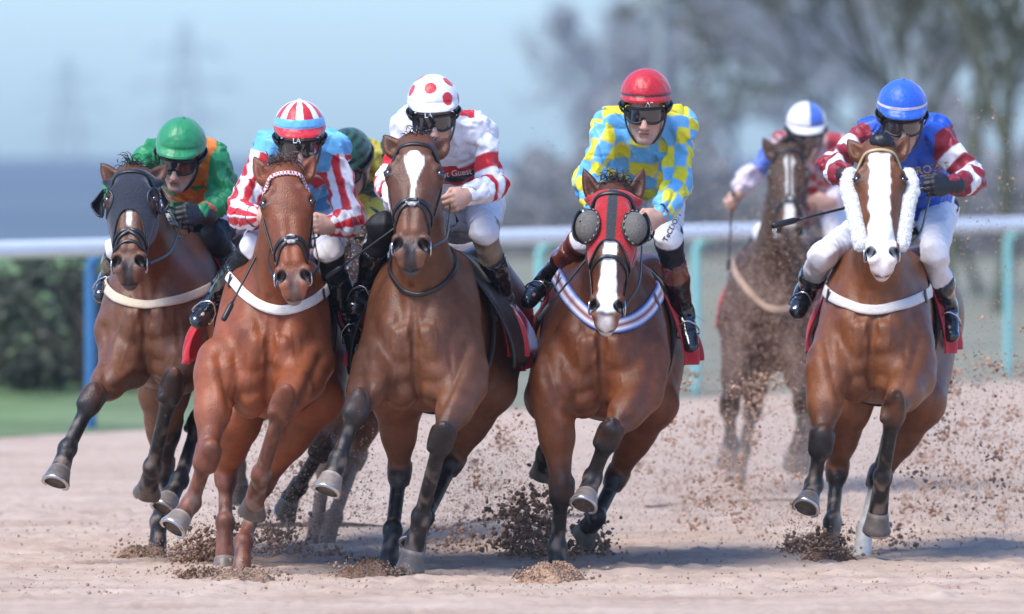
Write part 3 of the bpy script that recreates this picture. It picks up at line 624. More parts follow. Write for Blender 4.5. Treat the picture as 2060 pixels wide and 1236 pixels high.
def hoof(root, Hf, pd, toe, k, colr, pale):
    toe = np.asarray(toe, float); toe = nrm(toe - pd * (toe @ pd)); sd = np.cross(pd, toe); m = MB(); G = []; C = []
    base = np.array(colr) * (1.5 if pale else .8)
    for r, z, sh in ((.044, -.035, 0), (.051, -.026, .0), (.053, -.014, .003), (.057, .01, .008), (.064, .04, .016), (.069, .056, .020), (.067, .06, .020)):
        row = []
        for a in np.linspace(0, 2 * math.pi, 29)[:-1]:
            x, y = math.cos(a), math.sin(a); hl = max(0, -x)
            row.append(Hf + k * (pd * (z * (1 - .12 * hl)) + toe * (r * x * (1.05 if x > 0 else .82) + sh) + sd * r * y * (.98 - .1 * hl)))
            C.append(base * (.8 + .25 * math.sin(a * 5 + z * 30) * .3 + (.45 if z < -.02 else 0)))
        G.append(row)
    n = 28; m.grid(G, C, closed=True); o = m.build('hoof', M_HOOF(), root)
    # sole and shoe
    q = MB(); R = []
    for rr, z in ((.99, .0595), (1.0, .069), (.78, .069), (.76, .058)):
        R.append([Hf + k * (pd * z * (1 - .1 * max(0, -math.cos(a))) + toe * (.067 * rr * math.cos(a) * (1.05 if math.cos(a) > 0 else .8) + .02) + sd * .067 * rr * math.sin(a)) for a in np.linspace(-2.45, 2.45, 25)])
    R = np.array(R); q.grid(np.concatenate([R, R[:1]])); q.build('horseshoe', M_STEEL(), o)
    q = MB(); ring = [Hf + k * (pd * .056 + toe * (.06 * math.cos(a) * (1.05 if math.cos(a) > 0 else .8) + .02) + sd * .06 * math.sin(a)) for a in np.linspace(0, 2 * math.pi, 25)[:-1]]
    mid = [Hf + k * (pd * .046 + toe * (.03 * math.cos(a) + .012) + sd * .03 * math.sin(a)) for a in np.linspace(0, 2 * math.pi, 25)[:-1]]
    ctr = [Hf + k * (pd * .05 + toe * .012)] * 24
    q.grid([ring, mid, ctr], (.07, .05, .04), closed=True); q.build('sole', M_HOOF(), o)
# ---- wrapping things on the horse's skin
def cast(h, o, dirv, dist=3.0):
    r = h.bvh.ray_cast(Vector(o), Vector(dirv), dist)
    return (None, None) if r[0] is None else (np.array(r[0]), np.array(r[1]))
def on_head(h, t, th, off=.0):
    """point on the head's skin at t (0 poll .. 1 muzzle) and angle th (0 = front of the face, + = picture right)"""
    a = radians(th); dr = h.head.V * math.cos(a) + h.head.L * math.sin(a)
    o = h.H3(t, 0, 0) - h.head.V * .03; p, n = cast(h, o + dr * .32, -dr, .32)
    if p is None: p, n = o + dr * .09, dr
    if n @ dr < .25: n = nrm(n + dr)
    return p + n * off, n
def head_strap(h, m, path, w, off=.003, th=.005, c=(.012, .011, .011), n=22, closed=False, cfn=None):
    path = np.asarray(path, float); q = spline(path, n) if len(path) > 2 else np.linspace(path[0], path[1], n)
    pn = [on_head(h, t, a, off) for t, a in q]; pts = np.array([p for p, _ in pn]); nn = np.array([x for _, x in pn])
    for _ in range(3): pts[1:-1] = pts[1:-1] * .5 + (pts[:-2] + pts[2:]) * .25
    for _ in range(3): nn[1:-1] = nn[1:-1] * .5 + (nn[:-2] + nn[2:]) * .25
    m.ribbon(pts, nn, w, th, c, closed, cfn); return pts
def from_view(h, px, py, off=.0):
    o = np.array([0, 0, CAM_H]); tgt = P(px, py, h.d); dv = nrm(tgt - o); p, n = cast(h, o, dv, 120)
    if p is None: return None, None
    return p + n * off, n
def chest_strap(h, m, uv, w, off=.006, th=.006, c=(.6, .52, .42), n=44, cfn=None):
    """strap over the breast: list of (u, v, w) torso points pressed on the skin from outside"""
    q = spline(uv, n); pts, nn = [], []
    for u, v, ww in q:
        dr = nrm(h.L * u * 1.0 + h.V * 0 - h.A * max(0, (.28 - ww)) * 1.2) if True else 0
        tgt = h.T3(0, v * .75, max(ww, .25)); o = h.T3(u, v, ww) + dr * .5
        p, nv = cast(h, o, nrm(tgt - o), 2)
        if p is None: continue
        pts.append(p + nv * off); nn.append(nv)
    pts, nn = np.array(pts), np.array(nn)
    for _ in range(14): pts[1:-1] = pts[1:-1] * .5 + (pts[:-2] + pts[2:]) * .25; nn[1:-1] = nn[1:-1] * .5 + (nn[:-2] + nn[2:]) * .25
    for i in range(len(pts)):
        d0 = nrm(nn[i]); p, nv = cast(h, pts[i] + d0 * .25, -d0, .3)
        if p is not None and (pts[i] - p) @ d0 < off: pts[i] = p + d0 * off
    for _ in range(3): pts[1:-1] = pts[1:-1] * .5 + (pts[:-2] + pts[2:]) * .25
    m.ribbon(pts, nn, w, th, c, False, cfn); return pts
# ================================================================ jockeys
def add_hand(F, W, f, g, s, k=1.0, grow=0.0, curl=1.0):
    """fist closed round a rein: W wrist, f towards the knuckles, g across the knuckles (thumb side)"""
    f = nrm(f); g = nrm(g - f * (np.asarray(g) @ f)); p = np.cross(f, g)
    if p[2] > 0: p = -p                                   # palm side points down
    e = grow
    F.add(roundcone(W - f * .03, W + f * .02, .028 * k + e, .03 * k + e, p, .8), .02)
    F.add(ellipsoid(W + f * .05 * k, np.array([.046, .043, .019]) * k + e, [f, g, p]), .02)
    for i in range(4):
        b = W + f * (.088 - .004 * abs(i - 1.2)) * k + g * (.031 - .0205 * i) * k; ln = (.95, 1.05, 1.0, .82)[i] * k
        a1 = b + (f * .45 + p * .9) * .036 * ln; a2 = a1 + (p * .55 - f * .85) * .026 * ln; a3 = a2 + (-f * .9 - p * .25) * .02 * ln
        r = (.0102, .0105, .0102, .009)[i] * k + e
        F.add(ellipsoid(b, np.array([1, 1, 1]) * (r * 1.12)), .008)
        F.add(roundcone(b, a1, r, r * .95), .006); F.add(roundcone(a1, a2, r * .95, r * .88), .004); F.add(roundcone(a2, a3, r * .88, r * .75), .004)
    t0 = W + f * .025 * k + g * .034 * k; t1 = t0 + (f * .7 + g * .35 + p * .5) * .038 * k; t2 = t1 + (f * .75 - g * .45 + p * .45) * .032 * k
    F.add(roundcone(t0, t1, .014 * k + e, .0115 * k + e), .012); F.add(roundcone(t1, t2, .0112 * k + e, .009 * k + e), .005)
    return W + f * .075 * k + p * .028 * k                 # inside the fist
def build_jockey(sp, h):
    j = Horse(); j.sp = sp; d = h.d; s = sp.get('s', 1.12)
    J = lambda p: P(p[0], p[1], d + p[2])
    Hc = J(sp['head']); pi, ya, ro = [radians(x) for x in sp.get('look', (18, 0, 0))]
    Fh = np.array([math.sin(ya) * math.cos(pi), -math.cos(ya) * math.cos(pi), -math.sin(pi)])
    r0 = np.array([math.cos(ro), 0, math.sin(ro)]); Rh = nrm(r0 - Fh * (r0 @ Fh)); Uh = np.cross(Fh, Rh)
    if Uh[2] < 0: Uh = -Uh
    j.Hc, j.Fh, j.Rh, j.Uh, j.s = Hc, Fh, Rh, Uh, s
    hp = lambda r, u, f: Hc + s * (Rh * r + Uh * u + Fh * f)
    SL, SR, EL, ER, WL, WR, KL, KR, AL, AR, TL, TR = [J(sp[q]) for q in ('SL', 'SR', 'EL', 'ER', 'WL', 'WR', 'KL', 'KR', 'AL', 'AR', 'TL', 'TR')]
    Pv = J(sp['hips']); Sh = (SL + SR) / 2; AX = [Rh, Uh, Fh]
    lat = nrm(SR - SL); A = nrm(Pv - Sh); lat = nrm(lat - A * (lat @ A)); dor = np.cross(lat, A); tl = np.linalg.norm(Pv - Sh)
    HipL, HipR = Pv - lat * .1 * s, Pv + lat * .1 * s
    Nk = Sh + dor * .02 - A * .03
    allp = np.array([Hc + Uh * .25, Hc - Uh * .25, Hc + Fh * .2, SL, SR, EL, ER, WL, WR, KL, KR, AL, AR, TL, TR, Pv + dor * .1, Pv + A * .1] + [J(sp[q]) for q in ('GL', 'GR')])
    lo, hi = allp.min(0) - .15, allp.max(0) + .15
    hr = sp.get('res', .0055)
    def fld(lo, hi, r=hr): return Field(axis(lo[0], hi[0], r), axis(lo[1], hi[1], r * 1.15), axis(lo[2], hi[2], r))
    root = thing('person', sp['label'], 'jockey', (Pv[0], Pv[1], Pv[2]), 'jockeys riding in the race'); j.root = root
    # ---- body: one continuous figure (head, trunk, limbs, hands)
    fz = (Hc[2] - .26 * s, Hc[2] + .05); fx = (Hc[0] - .12, Hc[0] + .12)
    F = Field(axis(lo[0], hi[0], .0075, [(fx[0], fx[1], .0045)] + [(W[0] - .12, W[0] + .12, .0045) for W in (WL, WR)]), axis(lo[1], hi[1], .008, [(min(Hc[1], WL[1], WR[1]) - .2, max(Hc[1], WL[1], WR[1]) + .05, .005)]), axis(lo[2], hi[2], .0075, [(fz[0], fz[1], .0045)] + [(W[2] - .1, W[2] + .1, .0045) for W in (WL, WR)]))
    rc, el = roundcone, ellipsoid
    F.add(el(hp(0, .02, -.015), np.array([.076, .098, .098]) * s, AX), .02)                        # skull
    F.add(el(hp(0, -.065, .028), np.array([.062, .085, .062]) * s, AX), .03)                       # face
    F.add(rc(hp(-.046, -.105, .0), hp(-.016, -.15, .066), .026 * s, .018 * s), .03); F.add(rc(hp(.046, -.105, .0), hp(.016, -.15, .066), .026 * s, .018 * s), .03)
    F.add(el(hp(0, -.150, .073), np.array([.022, .017, .016]) * s, AX), .02)                       # chin
    F.add(rc(hp(0, -.042, .088), hp(0, -.088, .112), .010 * s, .0135 * s), .014)                   # nose
    for q in (-1, 1):
        F.add(el(hp(q * .0125, -.09, .1), np.array([.009, .008, .011]) * s, AX), .008)
        F.add(el(hp(q * .047, -.068, .062), np.array([.022, .018, .018]) * s, AX), .02)             # cheekbone
        F.add(rc(hp(q * .012, -.025, .09), hp(q * .05, -.026, .07), .011 * s, .01 * s), .015)       # brow
        F.cut(el(hp(q * .031, -.046, .092), np.array([.016, .010, .010]) * s, AX), .012)
        F.add(el(hp(q * .031, -.046, .074), np.array([.013, .012, .013]) * s, AX), .004)
        F.add(el(hp(q * .077, -.055, -.005), np.array([.011, .032, .02]) * s, AX), .01)             # ear
    F.add(rc(hp(-.019, -.113, .088), hp(.019, -.113, .088), .0075 * s, .0075 * s), .008)            # lips
    F.add(rc(hp(-.016, -.124, .086), hp(.016, -.124, .086), .008 * s, .008 * s), .008)
    F.cut(rc(hp(-.021, -.1185, .098), hp(.021, -.1185, .098), .0028 * s, .0028 * s), .004)
    F.add(rc(hp(0, -.07, -.02), Nk, .055 * s, .062 * s), .03)
    F.add(rc(Sh + A * .1, Pv, .075 * s, .075 * s), .06); F.add(rc(SL, SR, .036 * s, .036 * s), .05)
    j.grip = {}
    for S_, E_, W_, G_, q in ((SL, EL, WL, J(sp['GL']), -1), (SR, ER, WR, J(sp['GR']), 1)):
        F.add(rc(S_, E_, .034 * s, .028 * s), .03); F.add(rc(E_, W_, .028 * s, .026 * s), .02)
        f = nrm(G_ - W_); g = np.array(sp.get('gL' if q < 0 else 'gR', (-q * .5, -.3, .85)))
        j.grip[q] = add_hand(F, W_, f, g, q, s)
    for Hi, K, Ak, To in ((HipL, KL, AL, TL), (HipR, KR, AR, TR)):
        F.add(rc(Hi, K, .05 * s, .034 * s), .04); F.add(rc(K, Ak, .034 * s, .024 * s), .02); F.add(rc(Ak, To * .9 + Ak * .1, .018 * s, .014 * s), .02)
    V, Q = F.mesh(); n = len(V)
    sk = np.array(sp.get('skin', (.52, .3, .22))); c = np.tile(sk, (n, 1)) * (1 + .08 * nz(V, 30, 3))[:, None]
    X = (V - Hc) / s; r_, u_, f_ = X @ Rh, X @ Uh, X @ Fh; near = (np.abs(r_) < .1) & (u_ > -.2) & (u_ < .14) & (f_ > -.12); nf = near.astype(float)
    c = mixc(c, (.42, .15, .12), nf * sstep(.011, .004, np.abs(u_ + .118)) * sstep(.026, .018, np.abs(r_)) * (f_ > .06))
    c = mixc(c, (.12, .04, .03), nf * sstep(.003, .001, np.abs(u_ + .1185)) * sstep(.022, .016, np.abs(r_)) * (f_ > .06))
    c = mixc(c, (.55, .24, .17), nf * np.exp(-((np.hypot(np.abs(r_) - .04, u_ + .075)) / .022) ** 2) * .5 * (f_ > .03))
    c = mixc(c, (.56, .25, .18), nf * np.exp(-(np.hypot(r_, u_ + .088) / .014) ** 2) * .6 * (f_ > .08))
    c = mixc(c, (.3, .2, .16), nf * sstep(-.11, -.14, u_) * (f_ > .02) * sp.get('stubble', .25))
    c = mixc(c, (.05, .03, .02), nf * sstep(.005, .002, np.abs(u_ + .022)) * (np.abs(np.abs(r_) - .032) < .02) * (f_ > .06))
    c = mixc(c, (.03, .02, .015), nf * sstep(-.02, .0, u_ - np.maximum(0, f_) * .5))
    j.body = mesh_obj('body', V, Q, M_SKIN(), root, np.clip(c, .004, .9))
    # ---- silks
    dusty = sp.get('dusty', False)
    F = fld(lo, hi); tor = Loft(Sh, A, lat, dor, [[-.12, .03, 0, .03, .03], [-.08, .08 * s, .0, .04, .08], [-.02, .115 * s, .0, .065, .11], [.1, .155 * s, .005, .1 * s, .125 * s], [.45 * tl, .165 * s, .015, .105 * s, .12 * s], [.8 * tl, .145 * s, .005, .1 * s, .105 * s], [tl, .135 * s, -.01, .09 * s, .1 * s], [tl + .03, .05, 0, .05, .05]], 2.3)
    F.add(tor.prim(), .02); F.add(rc(SL + A * .02, SR + A * .02, .056 * s, .056 * s), .06); F.add(rc(SL + A * .03, Nk + A * .03, .05 * s, .07 * s), .06); F.add(rc(SR + A * .03, Nk + A * .03, .05 * s, .07 * s), .06)
    F.add(rc(Nk + A * .02, Nk * .6 + hp(0, -.09, -.02) * .4, .075 * s, .062 * s), .03)
    pf = sp.get('puff', 1.0)
    arms = {-1: (SL, EL, WL), 1: (SR, ER, WR)}
    for q, (S_, E_, W_) in arms.items():
        F.add(el(S_, np.array([.066, .07, .066]) * s), .05)
        F.add(rc(S_, E_, .064 * s * pf, .056 * s * pf), .045); F.add(rc(E_, E_ + (W_ - E_) * .55, .056 * s * pf, .052 * s * pf), .03)
        F.add(rc(E_ + (W_ - E_) * .55, W_ - (W_ - E_) * .06, .052 * s * pf, .036 * s), .02)
        m = E_ * .85 + S_ * .15; out = nrm(E_ - (S_ + W_) / 2); F.add(el(m + out * .02, np.array([.05, .05, .05]) * s), .04)
    sl, G = F._blk(lo, hi, 0)
    F.V[sl] += (.004 * nz(G, 30, sp['seed'], 6) + .03 * (np.abs(nz((G[0] + .3 * G[2], G[1], G[2] * .75), 42, sp['seed'] + 9, 6)) - .28) + .006 * (np.abs(nz(G, 80, sp['seed'] + 19, 6)) - .28)).astype(np.float32) * (F.V[sl] < .03)
    for q, (S_, E_, W_) in arms.items():                                   # creases at the elbow, cuffs
        for z in range(3):
            a = E_ + (W_ - E_) * (.12 + .13 * z); ax = nrm(W_ - E_); ins = nrm((S_ + W_) / 2 - E_); x = np.cross(ax, ins)
            F.cut(rc(a + ins * .08 * s + x * .03 + ax * .02, a + ins * .078 * s - x * .03 - ax * .02, .014, .014), .03)
            a = E_ + (S_ - E_) * (.12 + .14 * z); ax = nrm(S_ - E_); F.cut(rc(a + ins * .085 * s + x * .03 + ax * .02, a + ins * .082 * s - x * .03 - ax * .015, .014, .014), .03)
    for z in range(4):
        a = tor.pt((.2 + .2 * z) * tl, 0, -.125 * s); F.cut(rc(a - lat * .13 + A * .03 * (-1) ** z, a + lat * .12 - A * .02, .008, .008), .02)
    V, Q = F.mesh(); del F; n = len(V)
    X = V - Sh; U, W3, D = X @ lat, X @ A, X @ dor
    arm = np.zeros(n, int); sa = np.zeros(n); ph = np.zeros(n); best = np.full(n, 9.0)
    for q, (S_, E_, W_) in arms.items():
        for i, (a, b) in enumerate(((S_, E_), (E_, W_))):
            dd = b - a; t = ((V - a) @ dd) / (dd @ dd); tc = np.clip(t, -.4 if i == 0 else 0, 1 if i == 0 else 1.3); y = V - a - tc[:, None] * dd; ds = np.linalg.norm(y, axis=1)
            m = (ds < best) & (ds < .125 * s); best[m] = ds[m]; arm[m] = q; sa[m] = (i + tc)[m]
            x1 = np.array([1.0, 0, 0]); dn = nrm(dd); x1 = nrm(x1 - dn * (x1 @ dn)); y1 = np.cross(dn, x1); ph[m] = np.arctan2(y @ y1, y @ x1)[m]
    seam = sp.get('seam', .1); lU = np.abs(U)
    slv = (arm != 0) & (sa > seam) & ((lU > .135 * s - .02 * sstep(0, .5, sa)) | (sa > .7) | (D < -.11 * s))
    Nj = vnormals(V, Q); sq = np.stack([np.where(arm != 0, sa * 5.5, W3 * 9 + U * 4), np.where(arm != 0, ph * .8, U * 7 - W3 * 3), arm * 3.0 + D * 3], 1)
    r1, r2 = 1 - np.abs(nz(sq, 1.5, sp['seed'] + 31, 6)), 1 - np.abs(nz(V, 30, sp['seed'] + 33, 6)); V = V + Nj * (-.011 * np.clip(r1, 0, 1) ** 6 - .006 * np.clip(r2, 0, 1) ** 6 + .004)[:, None]
    c = sp['silks'](dict(n=n, V=V, U=U / s, W=W3 / s, D=D / s, arm=np.where(slv, arm, 0), s=sa, ph=ph, tl=tl / s))
    jo = mesh_obj('silk_jacket', V, Q, M_SILK_DUSTY() if dusty else M_SILK(), root, c); j.jacket = jo
    j.jb = BVHTree.FromPolygons([tuple(p) for p in V], [tuple(q) for q in Q.tolist()])
    # ---- breeches
    bl = np.array([Pv, KL, KR, AL, AR]); F = fld(bl.min(0) - .2, bl.max(0) + .2, .0065)
    F.add(el(Pv + A * .02, np.array([.158, .15, .13]) * s, [lat, A, dor]), .04)
    for q, Hi, K, Ak in ((-1, HipL, KL, AL), (1, HipR, KR, AR)):
        F.add(rc(Hi, K, .09 * s, .056 * s), .06); F.add(rc(K, K + (Ak - K) * .5, .054 * s, .05 * s), .03)
        F.add(el(K, np.array([.055, .055, .055]) * s), .02)
    sl, G = F._blk(bl.min(0) - .2, bl.max(0) + .2, 0); F.V[sl] += (.012 * (np.abs(nz(G, 40, sp['seed'] + 3, 6)) - .25) + .003 * nz(G, 110, sp['seed'] + 5, 6)).astype(np.float32)
    V, Q = F.mesh(); bc = np.array(sp.get('breeches', (.74, .72, .74))); c = np.tile(bc, (len(V), 1))
    for K, Ak, kc, st in ((KL, AL, sp.get('kneeL'), sp.get('knl', .05)), (KR, AR, sp.get('kneeR'), sp.get('knr', .05))):
        if kc is not None:
            dd = Ak - K; t = ((V - K) @ dd) / (dd @ dd); m = sstep(st - .01, st + .01, t) * (np.linalg.norm(V - K - np.clip(t, 0, 1)[:, None] * dd, axis=1) < .13); c = mixc(c, kc, m)
    bo = mesh_obj('breeches', V, Q, M_SILK_DUSTY() if dusty else material('breeches_cloth', rough=.6, spec=.3, noise=.06, nscale=30, bump=.4, bscale=22), root, c)
    j.bb = BVHTree.FromPolygons([tuple(p) for p in V], [tuple(q) for q in Q.tolist()])
    # ---- boots
    for K, Ak, To in ((KL, AL, TL), (KR, AR, TR)):
        b3 = np.array([K, Ak, To]); F = fld(b3.min(0) - .12, b3.max(0) + .12, .006)
        top = K + (Ak - K) * sp.get('boottop', .3); fd = nrm(To - Ak); sd = nrm(Ak - K); heel = Ak - fd * .045 * s + sd * .035 * s
        F.add(rc(top, K + (Ak - K) * .55, .057 * s, .054 * s), .01); F.add(rc(K + (Ak - K) * .55, Ak, .054 * s, .041 * s), .02)
        F.add(rc(heel, Ak + fd * .05 * s + sd * .03 * s, .034 * s, .037 * s), .03); F.add(rc(Ak + fd * .02, To + sd * .02 * s, .042 * s, .036 * s, sd, .8), .03)
        sl, G = F._blk(b3.min(0) - .1, b3.max(0) + .1, 0); F.V[sl] += (.003 * nz(G, 70, sp['seed'] + 4, 6)).astype(np.float32)
        for z in range(3): F.cut(rc(Ak - sd * .03 * (z + .3) + fd * .055 - Rh * .06, Ak - sd * .028 * (z + .6) + fd * .055 + Rh * .06, .01, .01), .014)
        F.cut(rc(top - sd * .05, top, .052 * s, .051 * s), .004)
        V, Q = F.mesh(); c = np.tile(np.array((.008, .008, .010)), (len(V), 1))
        bt = sp.get('bootband'); t = ((V - K) @ (Ak - K)) / ((Ak - K) @ (Ak - K))
        if bt is not None: c = mixc(c, bt, (t < .52).astype(float))
        mesh_obj('boot', V, Q, M_BOOT(), root, c)
    # ---- gloves
    if sp.get('gloves'):
        for q, W_, G_ in ((-1, WL, J(sp['GL'])), (1, WR, J(sp['GR']))):
            F = fld(W_ - .16, W_ + .16, .0042); f = nrm(G_ - W_); g = np.array(sp.get('gL' if q < 0 else 'gR', (-q * .5, -.3, .85)))
            add_hand(F, W_, f, g, q, s * 1.02, .003); F.add(rc(W_ - f * .05, W_ - f * .01, .036 * s, .034 * s), .01); F.add(rc(W_ - f * .055, W_ - f * .04, .039 * s, .039 * s), .004)
            V, Q = F.mesh(); mesh_obj('glove', V, Q, material('black_glove', (.012, .013, .018), .5, noise=.2, nscale=80, bump=.4, bscale=150), root)
    # ---- helmet with its cap cover
    hm = MB(); G = []; C = []; nth, nph = 128, 72; hx, hy, hz = .106 * s, .112 * s, .125 * s
    Ub = nrm(Uh * math.cos(radians(10)) + Fh * math.sin(radians(-10)) * -1 * 0 - Fh * math.sin(radians(8))); Fb = nrm(Fh - Ub * (Fh @ Ub)); Hb = hp(0, .02, -.012)
    for i in range(nph + 1):
        ps = i / nph * 1.0; row = []; cr = []
        for q in range(nth):
            a = 2 * math.pi * q / nth; fr = max(0, math.cos(a)); psi = ps * radians(97 + 3 * math.cos(a))
            rr = math.sin(psi); pk = sstep(.86, 1.0, ps) * sp.get('peak', 1.0) * sstep(.25, .75, fr)
            wr = 1 + .006 * math.sin(a * 9 + ps * 9) * ps + .005 * math.sin(a * 17 - ps * 20) * ps
            if .83 < ps < .87: wr -= .012
            if ps > .97: wr -= .02
            p = Hb + Rh * hx * rr * math.sin(a) * wr + Fb * (hz * rr * math.cos(a) * wr + .032 * s * pk) + Ub * (hy * math.cos(psi) - .006 * s * pk)
            row.append(p); cr.append(sp['cap'](a, ps, math.sin(a) * rr, math.cos(psi), math.cos(a) * rr))
        G.append(row); C.append(cr)
    inner = [[(np.array(x) - Hb) * .93 + Hb for x in G[-1]]]
    hm.grid(G + inner, C + [C[-1]], closed=True); he = hm.build('helmet', M_SILK_DUSTY() if dusty else M_CAP(), root)
    if sp.get('button', True):
        m = MB(); bt = [[Hb + Ub * (hy - .002 + .008 * s * math.cos(p)) + .012 * s * math.sin(p) * (Rh * math.cos(a) + Fb * math.sin(a)) for a in np.linspace(0, 2 * math.pi, 13)[:-1]] for p in np.linspace(0, 1.6, 5)]
        m.grid(bt, sp['cap'](0, 0, 0, 1, 0), closed=True); m.build('button', M_CAP(), he)
    m = MB(); G = []
    for i in range(14):
        ps = radians(60 + 58 * i / 13); row = []
        for q in range(64):
            a = 2 * math.pi * q / 64; fr = math.cos(a); pp = ps if fr < .35 else radians(60) + (ps - radians(60)) * (1 - .42 * sstep(.35, .75, fr)); rr = math.sin(min(pp, 1.75))
            row.append(Hb + Rh * hx * .965 * rr * math.sin(a) + Fb * hz * .965 * rr * math.cos(a) + Ub * hy * .97 * (math.cos(pp)))
        G.append(row)
    G.append([(x - Hb) * .9 + Hb for x in np.array(G[-1])]); m.grid(G, (.012, .012, .013), closed=True); m.build('skull_cap', M_LEATHER(), he)
    m = MB()
    for q in (-1, 1): m.ribbon(spline([hp(q * .086, -.02, .03), hp(q * .08, -.08, .03), hp(q * .062, -.13, .035), hp(q * .03, -.166, .05), hp(0, -.172, .06)], 16), [Rh * q + Fh * .4] * 12 + [Rh * q * .6 - Uh] * 4, .02 * s, .004, (.012, .012, .013))
    m.build('chin_strap', M_LEATHER(), he)
    # ---- goggles (> lens, strap)
    gp = lambda a, u, o: hp(0, -.043, 0) + s * (Rh * math.sin(a) * (.084 + o) + Fh * (math.cos(a) * (.108 + o) - .008) + Uh * u)
    oval = []
    for i in range(64):
        a = 2 * math.pi * i / 64; x = math.cos(a); y = math.sin(a); x = math.copysign(abs(x) ** .55, x); y = math.copysign(abs(y) ** .6, y)
        dip = .014 * math.exp(-(x / .2) ** 2) if y < 0 else 0; oval.append((x * 1.02, (.031 * y + dip)))
    m = MB(); m.tube([gp(a, u, .004) for a, u in oval] + [gp(*oval[0], .004)], .0062 * s, 8, (.012, .012, .013), False); go = m.build('goggles', M_RUBBER(), root)
    m = MB(); G = [[gp(a * k, u * k, .006 + .004 * (1 - k)) for a, u in oval] for k in np.linspace(1, .02, 8)]; m.grid(G, sp.get('lens', (.012, .013, .016)), closed=True)
    m.build('lens', material('goggle_lens_' + ('amber' if 'lens' in sp else 'dark'), rough=.07, spec=.8, coat=1), go)
    m = MB(); aa = np.concatenate([np.linspace(1.02, math.pi, 14), np.linspace(math.pi, 2 * math.pi - 1.02, 14)[1:]])
    pts = [Hb + Rh * hx * 1.0 * math.sin(a) + Fb * hz * 1.0 * math.cos(a) - Ub * (.045 - .02 * math.cos(a - math.pi)) * s for a in aa]; m.ribbon(pts, [nrm(p - Hb) for p in np.array(pts)], .028 * s, .005, (.012, .012, .014)); m.build('strap', M_RUBBER(), go)
    j.hp = hp; j.J = J; j.W = {-1: WL, 1: WR}; j.he = he; j.bo = bo; j.jo = jo; j.lat = lat; return j
def cast_text(bvh, body, px, py, size, ang, mat, parent, name, d, off=.003, skew=0.0, extr=.001):
    """lettering printed on cloth: every vertex is laid on the surface seen at that place"""
    cu = bpy.data.curves.new(name, 'FONT'); cu.body = body; cu.size = 1; cu.align_x = 'CENTER'; cu.align_y = 'CENTER'; cu.resolution_u = 3; cu.offset = .012
    tmp = bpy.data.objects.new(name, cu); COL.objects.link(tmp); dg = bpy.context.evaluated_depsgraph_get(); me = bpy.data.meshes.new_from_object(tmp.evaluated_get(dg))
    V = [v.co.copy() for v in me.vertices]; Fc = [tuple(p.vertices) for p in me.polygons]; bpy.data.objects.remove(tmp); bpy.data.curves.remove(cu); bpy.data.meshes.remove(me)
    out = []; o = np.array([0, 0, CAM_H]); ca, sa = math.cos(radians(ang)), math.sin(radians(ang)); last = None
    for v in V:
        x, y = v.x * size + skew * v.y * size, v.y * size; qx, qy = px + x * ca + y * sa, py + x * sa - y * ca
        tgt = P(qx, qy, d); dv = nrm(tgt - o); r = bvh.ray_cast(Vector(o), Vector(dv), 120)
        if r[0] is None: p = tgt if last is None else o + dv * last
        else: p = np.array(r[0]); last = np.linalg.norm(p - o); p = p - dv * off
        out.append(p)
    return mesh_obj(name, np.array(out), Fc, mat, parent, None, False)
def whip(a, b, label, handle=.28, r=.009, flap=True):
    a, b = np.asarray(a), np.asarray(b); root = thing('whip', label, 'whip', tuple(a), 'jockeys\' whips'); ax = nrm(b - a); L_ = np.linalg.norm(b - a)
    m = MB(); m.tube([a + ax * t * L_ for t in np.linspace(handle, .86, 8)], np.linspace(r * .75, r * .5, 8), 8, (.012, .012, .013)); m.build('shaft', M_RUBBER(), root)
    m = MB(); m.tube([a - ax * .02, a, a + ax * .02, a + ax * handle * L_], [r * 1.5, r * 1.5, r * 1.1, r * 1.0], 10, (.02, .02, .022)); m.build('handle', M_LEATHER(), root)
    m = MB(); m.tube([a + ax * L_ * .84, a + ax * L_ * .87, a + ax * L_ * .985, a + ax * L_], [r * .7, r * 1.5, r * 1.5, r * 1.2], 8, (.014, .014, .015)); m.build('flap', M_LEATHER(), root)
# ================================================================ the field: places read off the photograph
def star(c, t, u, v, N2, N3, hw):        # horse 3
    e = .006 * N3 + .004 * N2; front = hw * (v > 0)
    c = mixc(c, (.8, .78, .74), front * sstep(.004, -.004, np.hypot(u / .8, (t - .17) * .75) - .034 - e)); c = mixc(c, (.8, .78, .74), front * sstep(.003, -.003, np.abs(u - .002 * N2) - .034 * sstep(.45, .2, t) - .008 - e * .4) * sstep(.15, .2, t) * sstep(.62, .56, t))
    return c
def stripe1(c, t, u, v, N2, N3, hw):
    return mixc(c, (.75, .73, .7), hw * (v > 0) * sstep(.003, -.003, np.abs(u) - .011 - .004 * N3) * sstep(.38, .43, t) * sstep(.6, .55, t))
def blaze4(c, t, u, v, N2, N3, hw):
    c = mixc(c, (.82, .8, .77), hw * (v > -.01) * sstep(.004, -.004, np.abs(u - .004 * N2) - .03 - .012 * sstep(.5, .85, t) - .005 * N3) * sstep(.3, .36, t) * sstep(.97, .92, t))
    return mixc(c, (.7, .6, .55), hw * sstep(.96, .99, t + .01 * N2) * sstep(.05, .02, np.abs(u)) * .8)
def blaze5(c, t, u, v, N2, N3, hw):
    c = mixc(c, (.85, .83, .8), hw * (v > -.012) * sstep(.005, -.005, np.abs(u + .006 - .006 * N2) - .05 - .02 * sstep(.6, .85, t) - .006 * N3) * sstep(.07, .11, t + .01 * N3))
    return mixc(c, (.72, .56, .5), hw * sstep(.9, .97, t + .02 * N2) * .75)
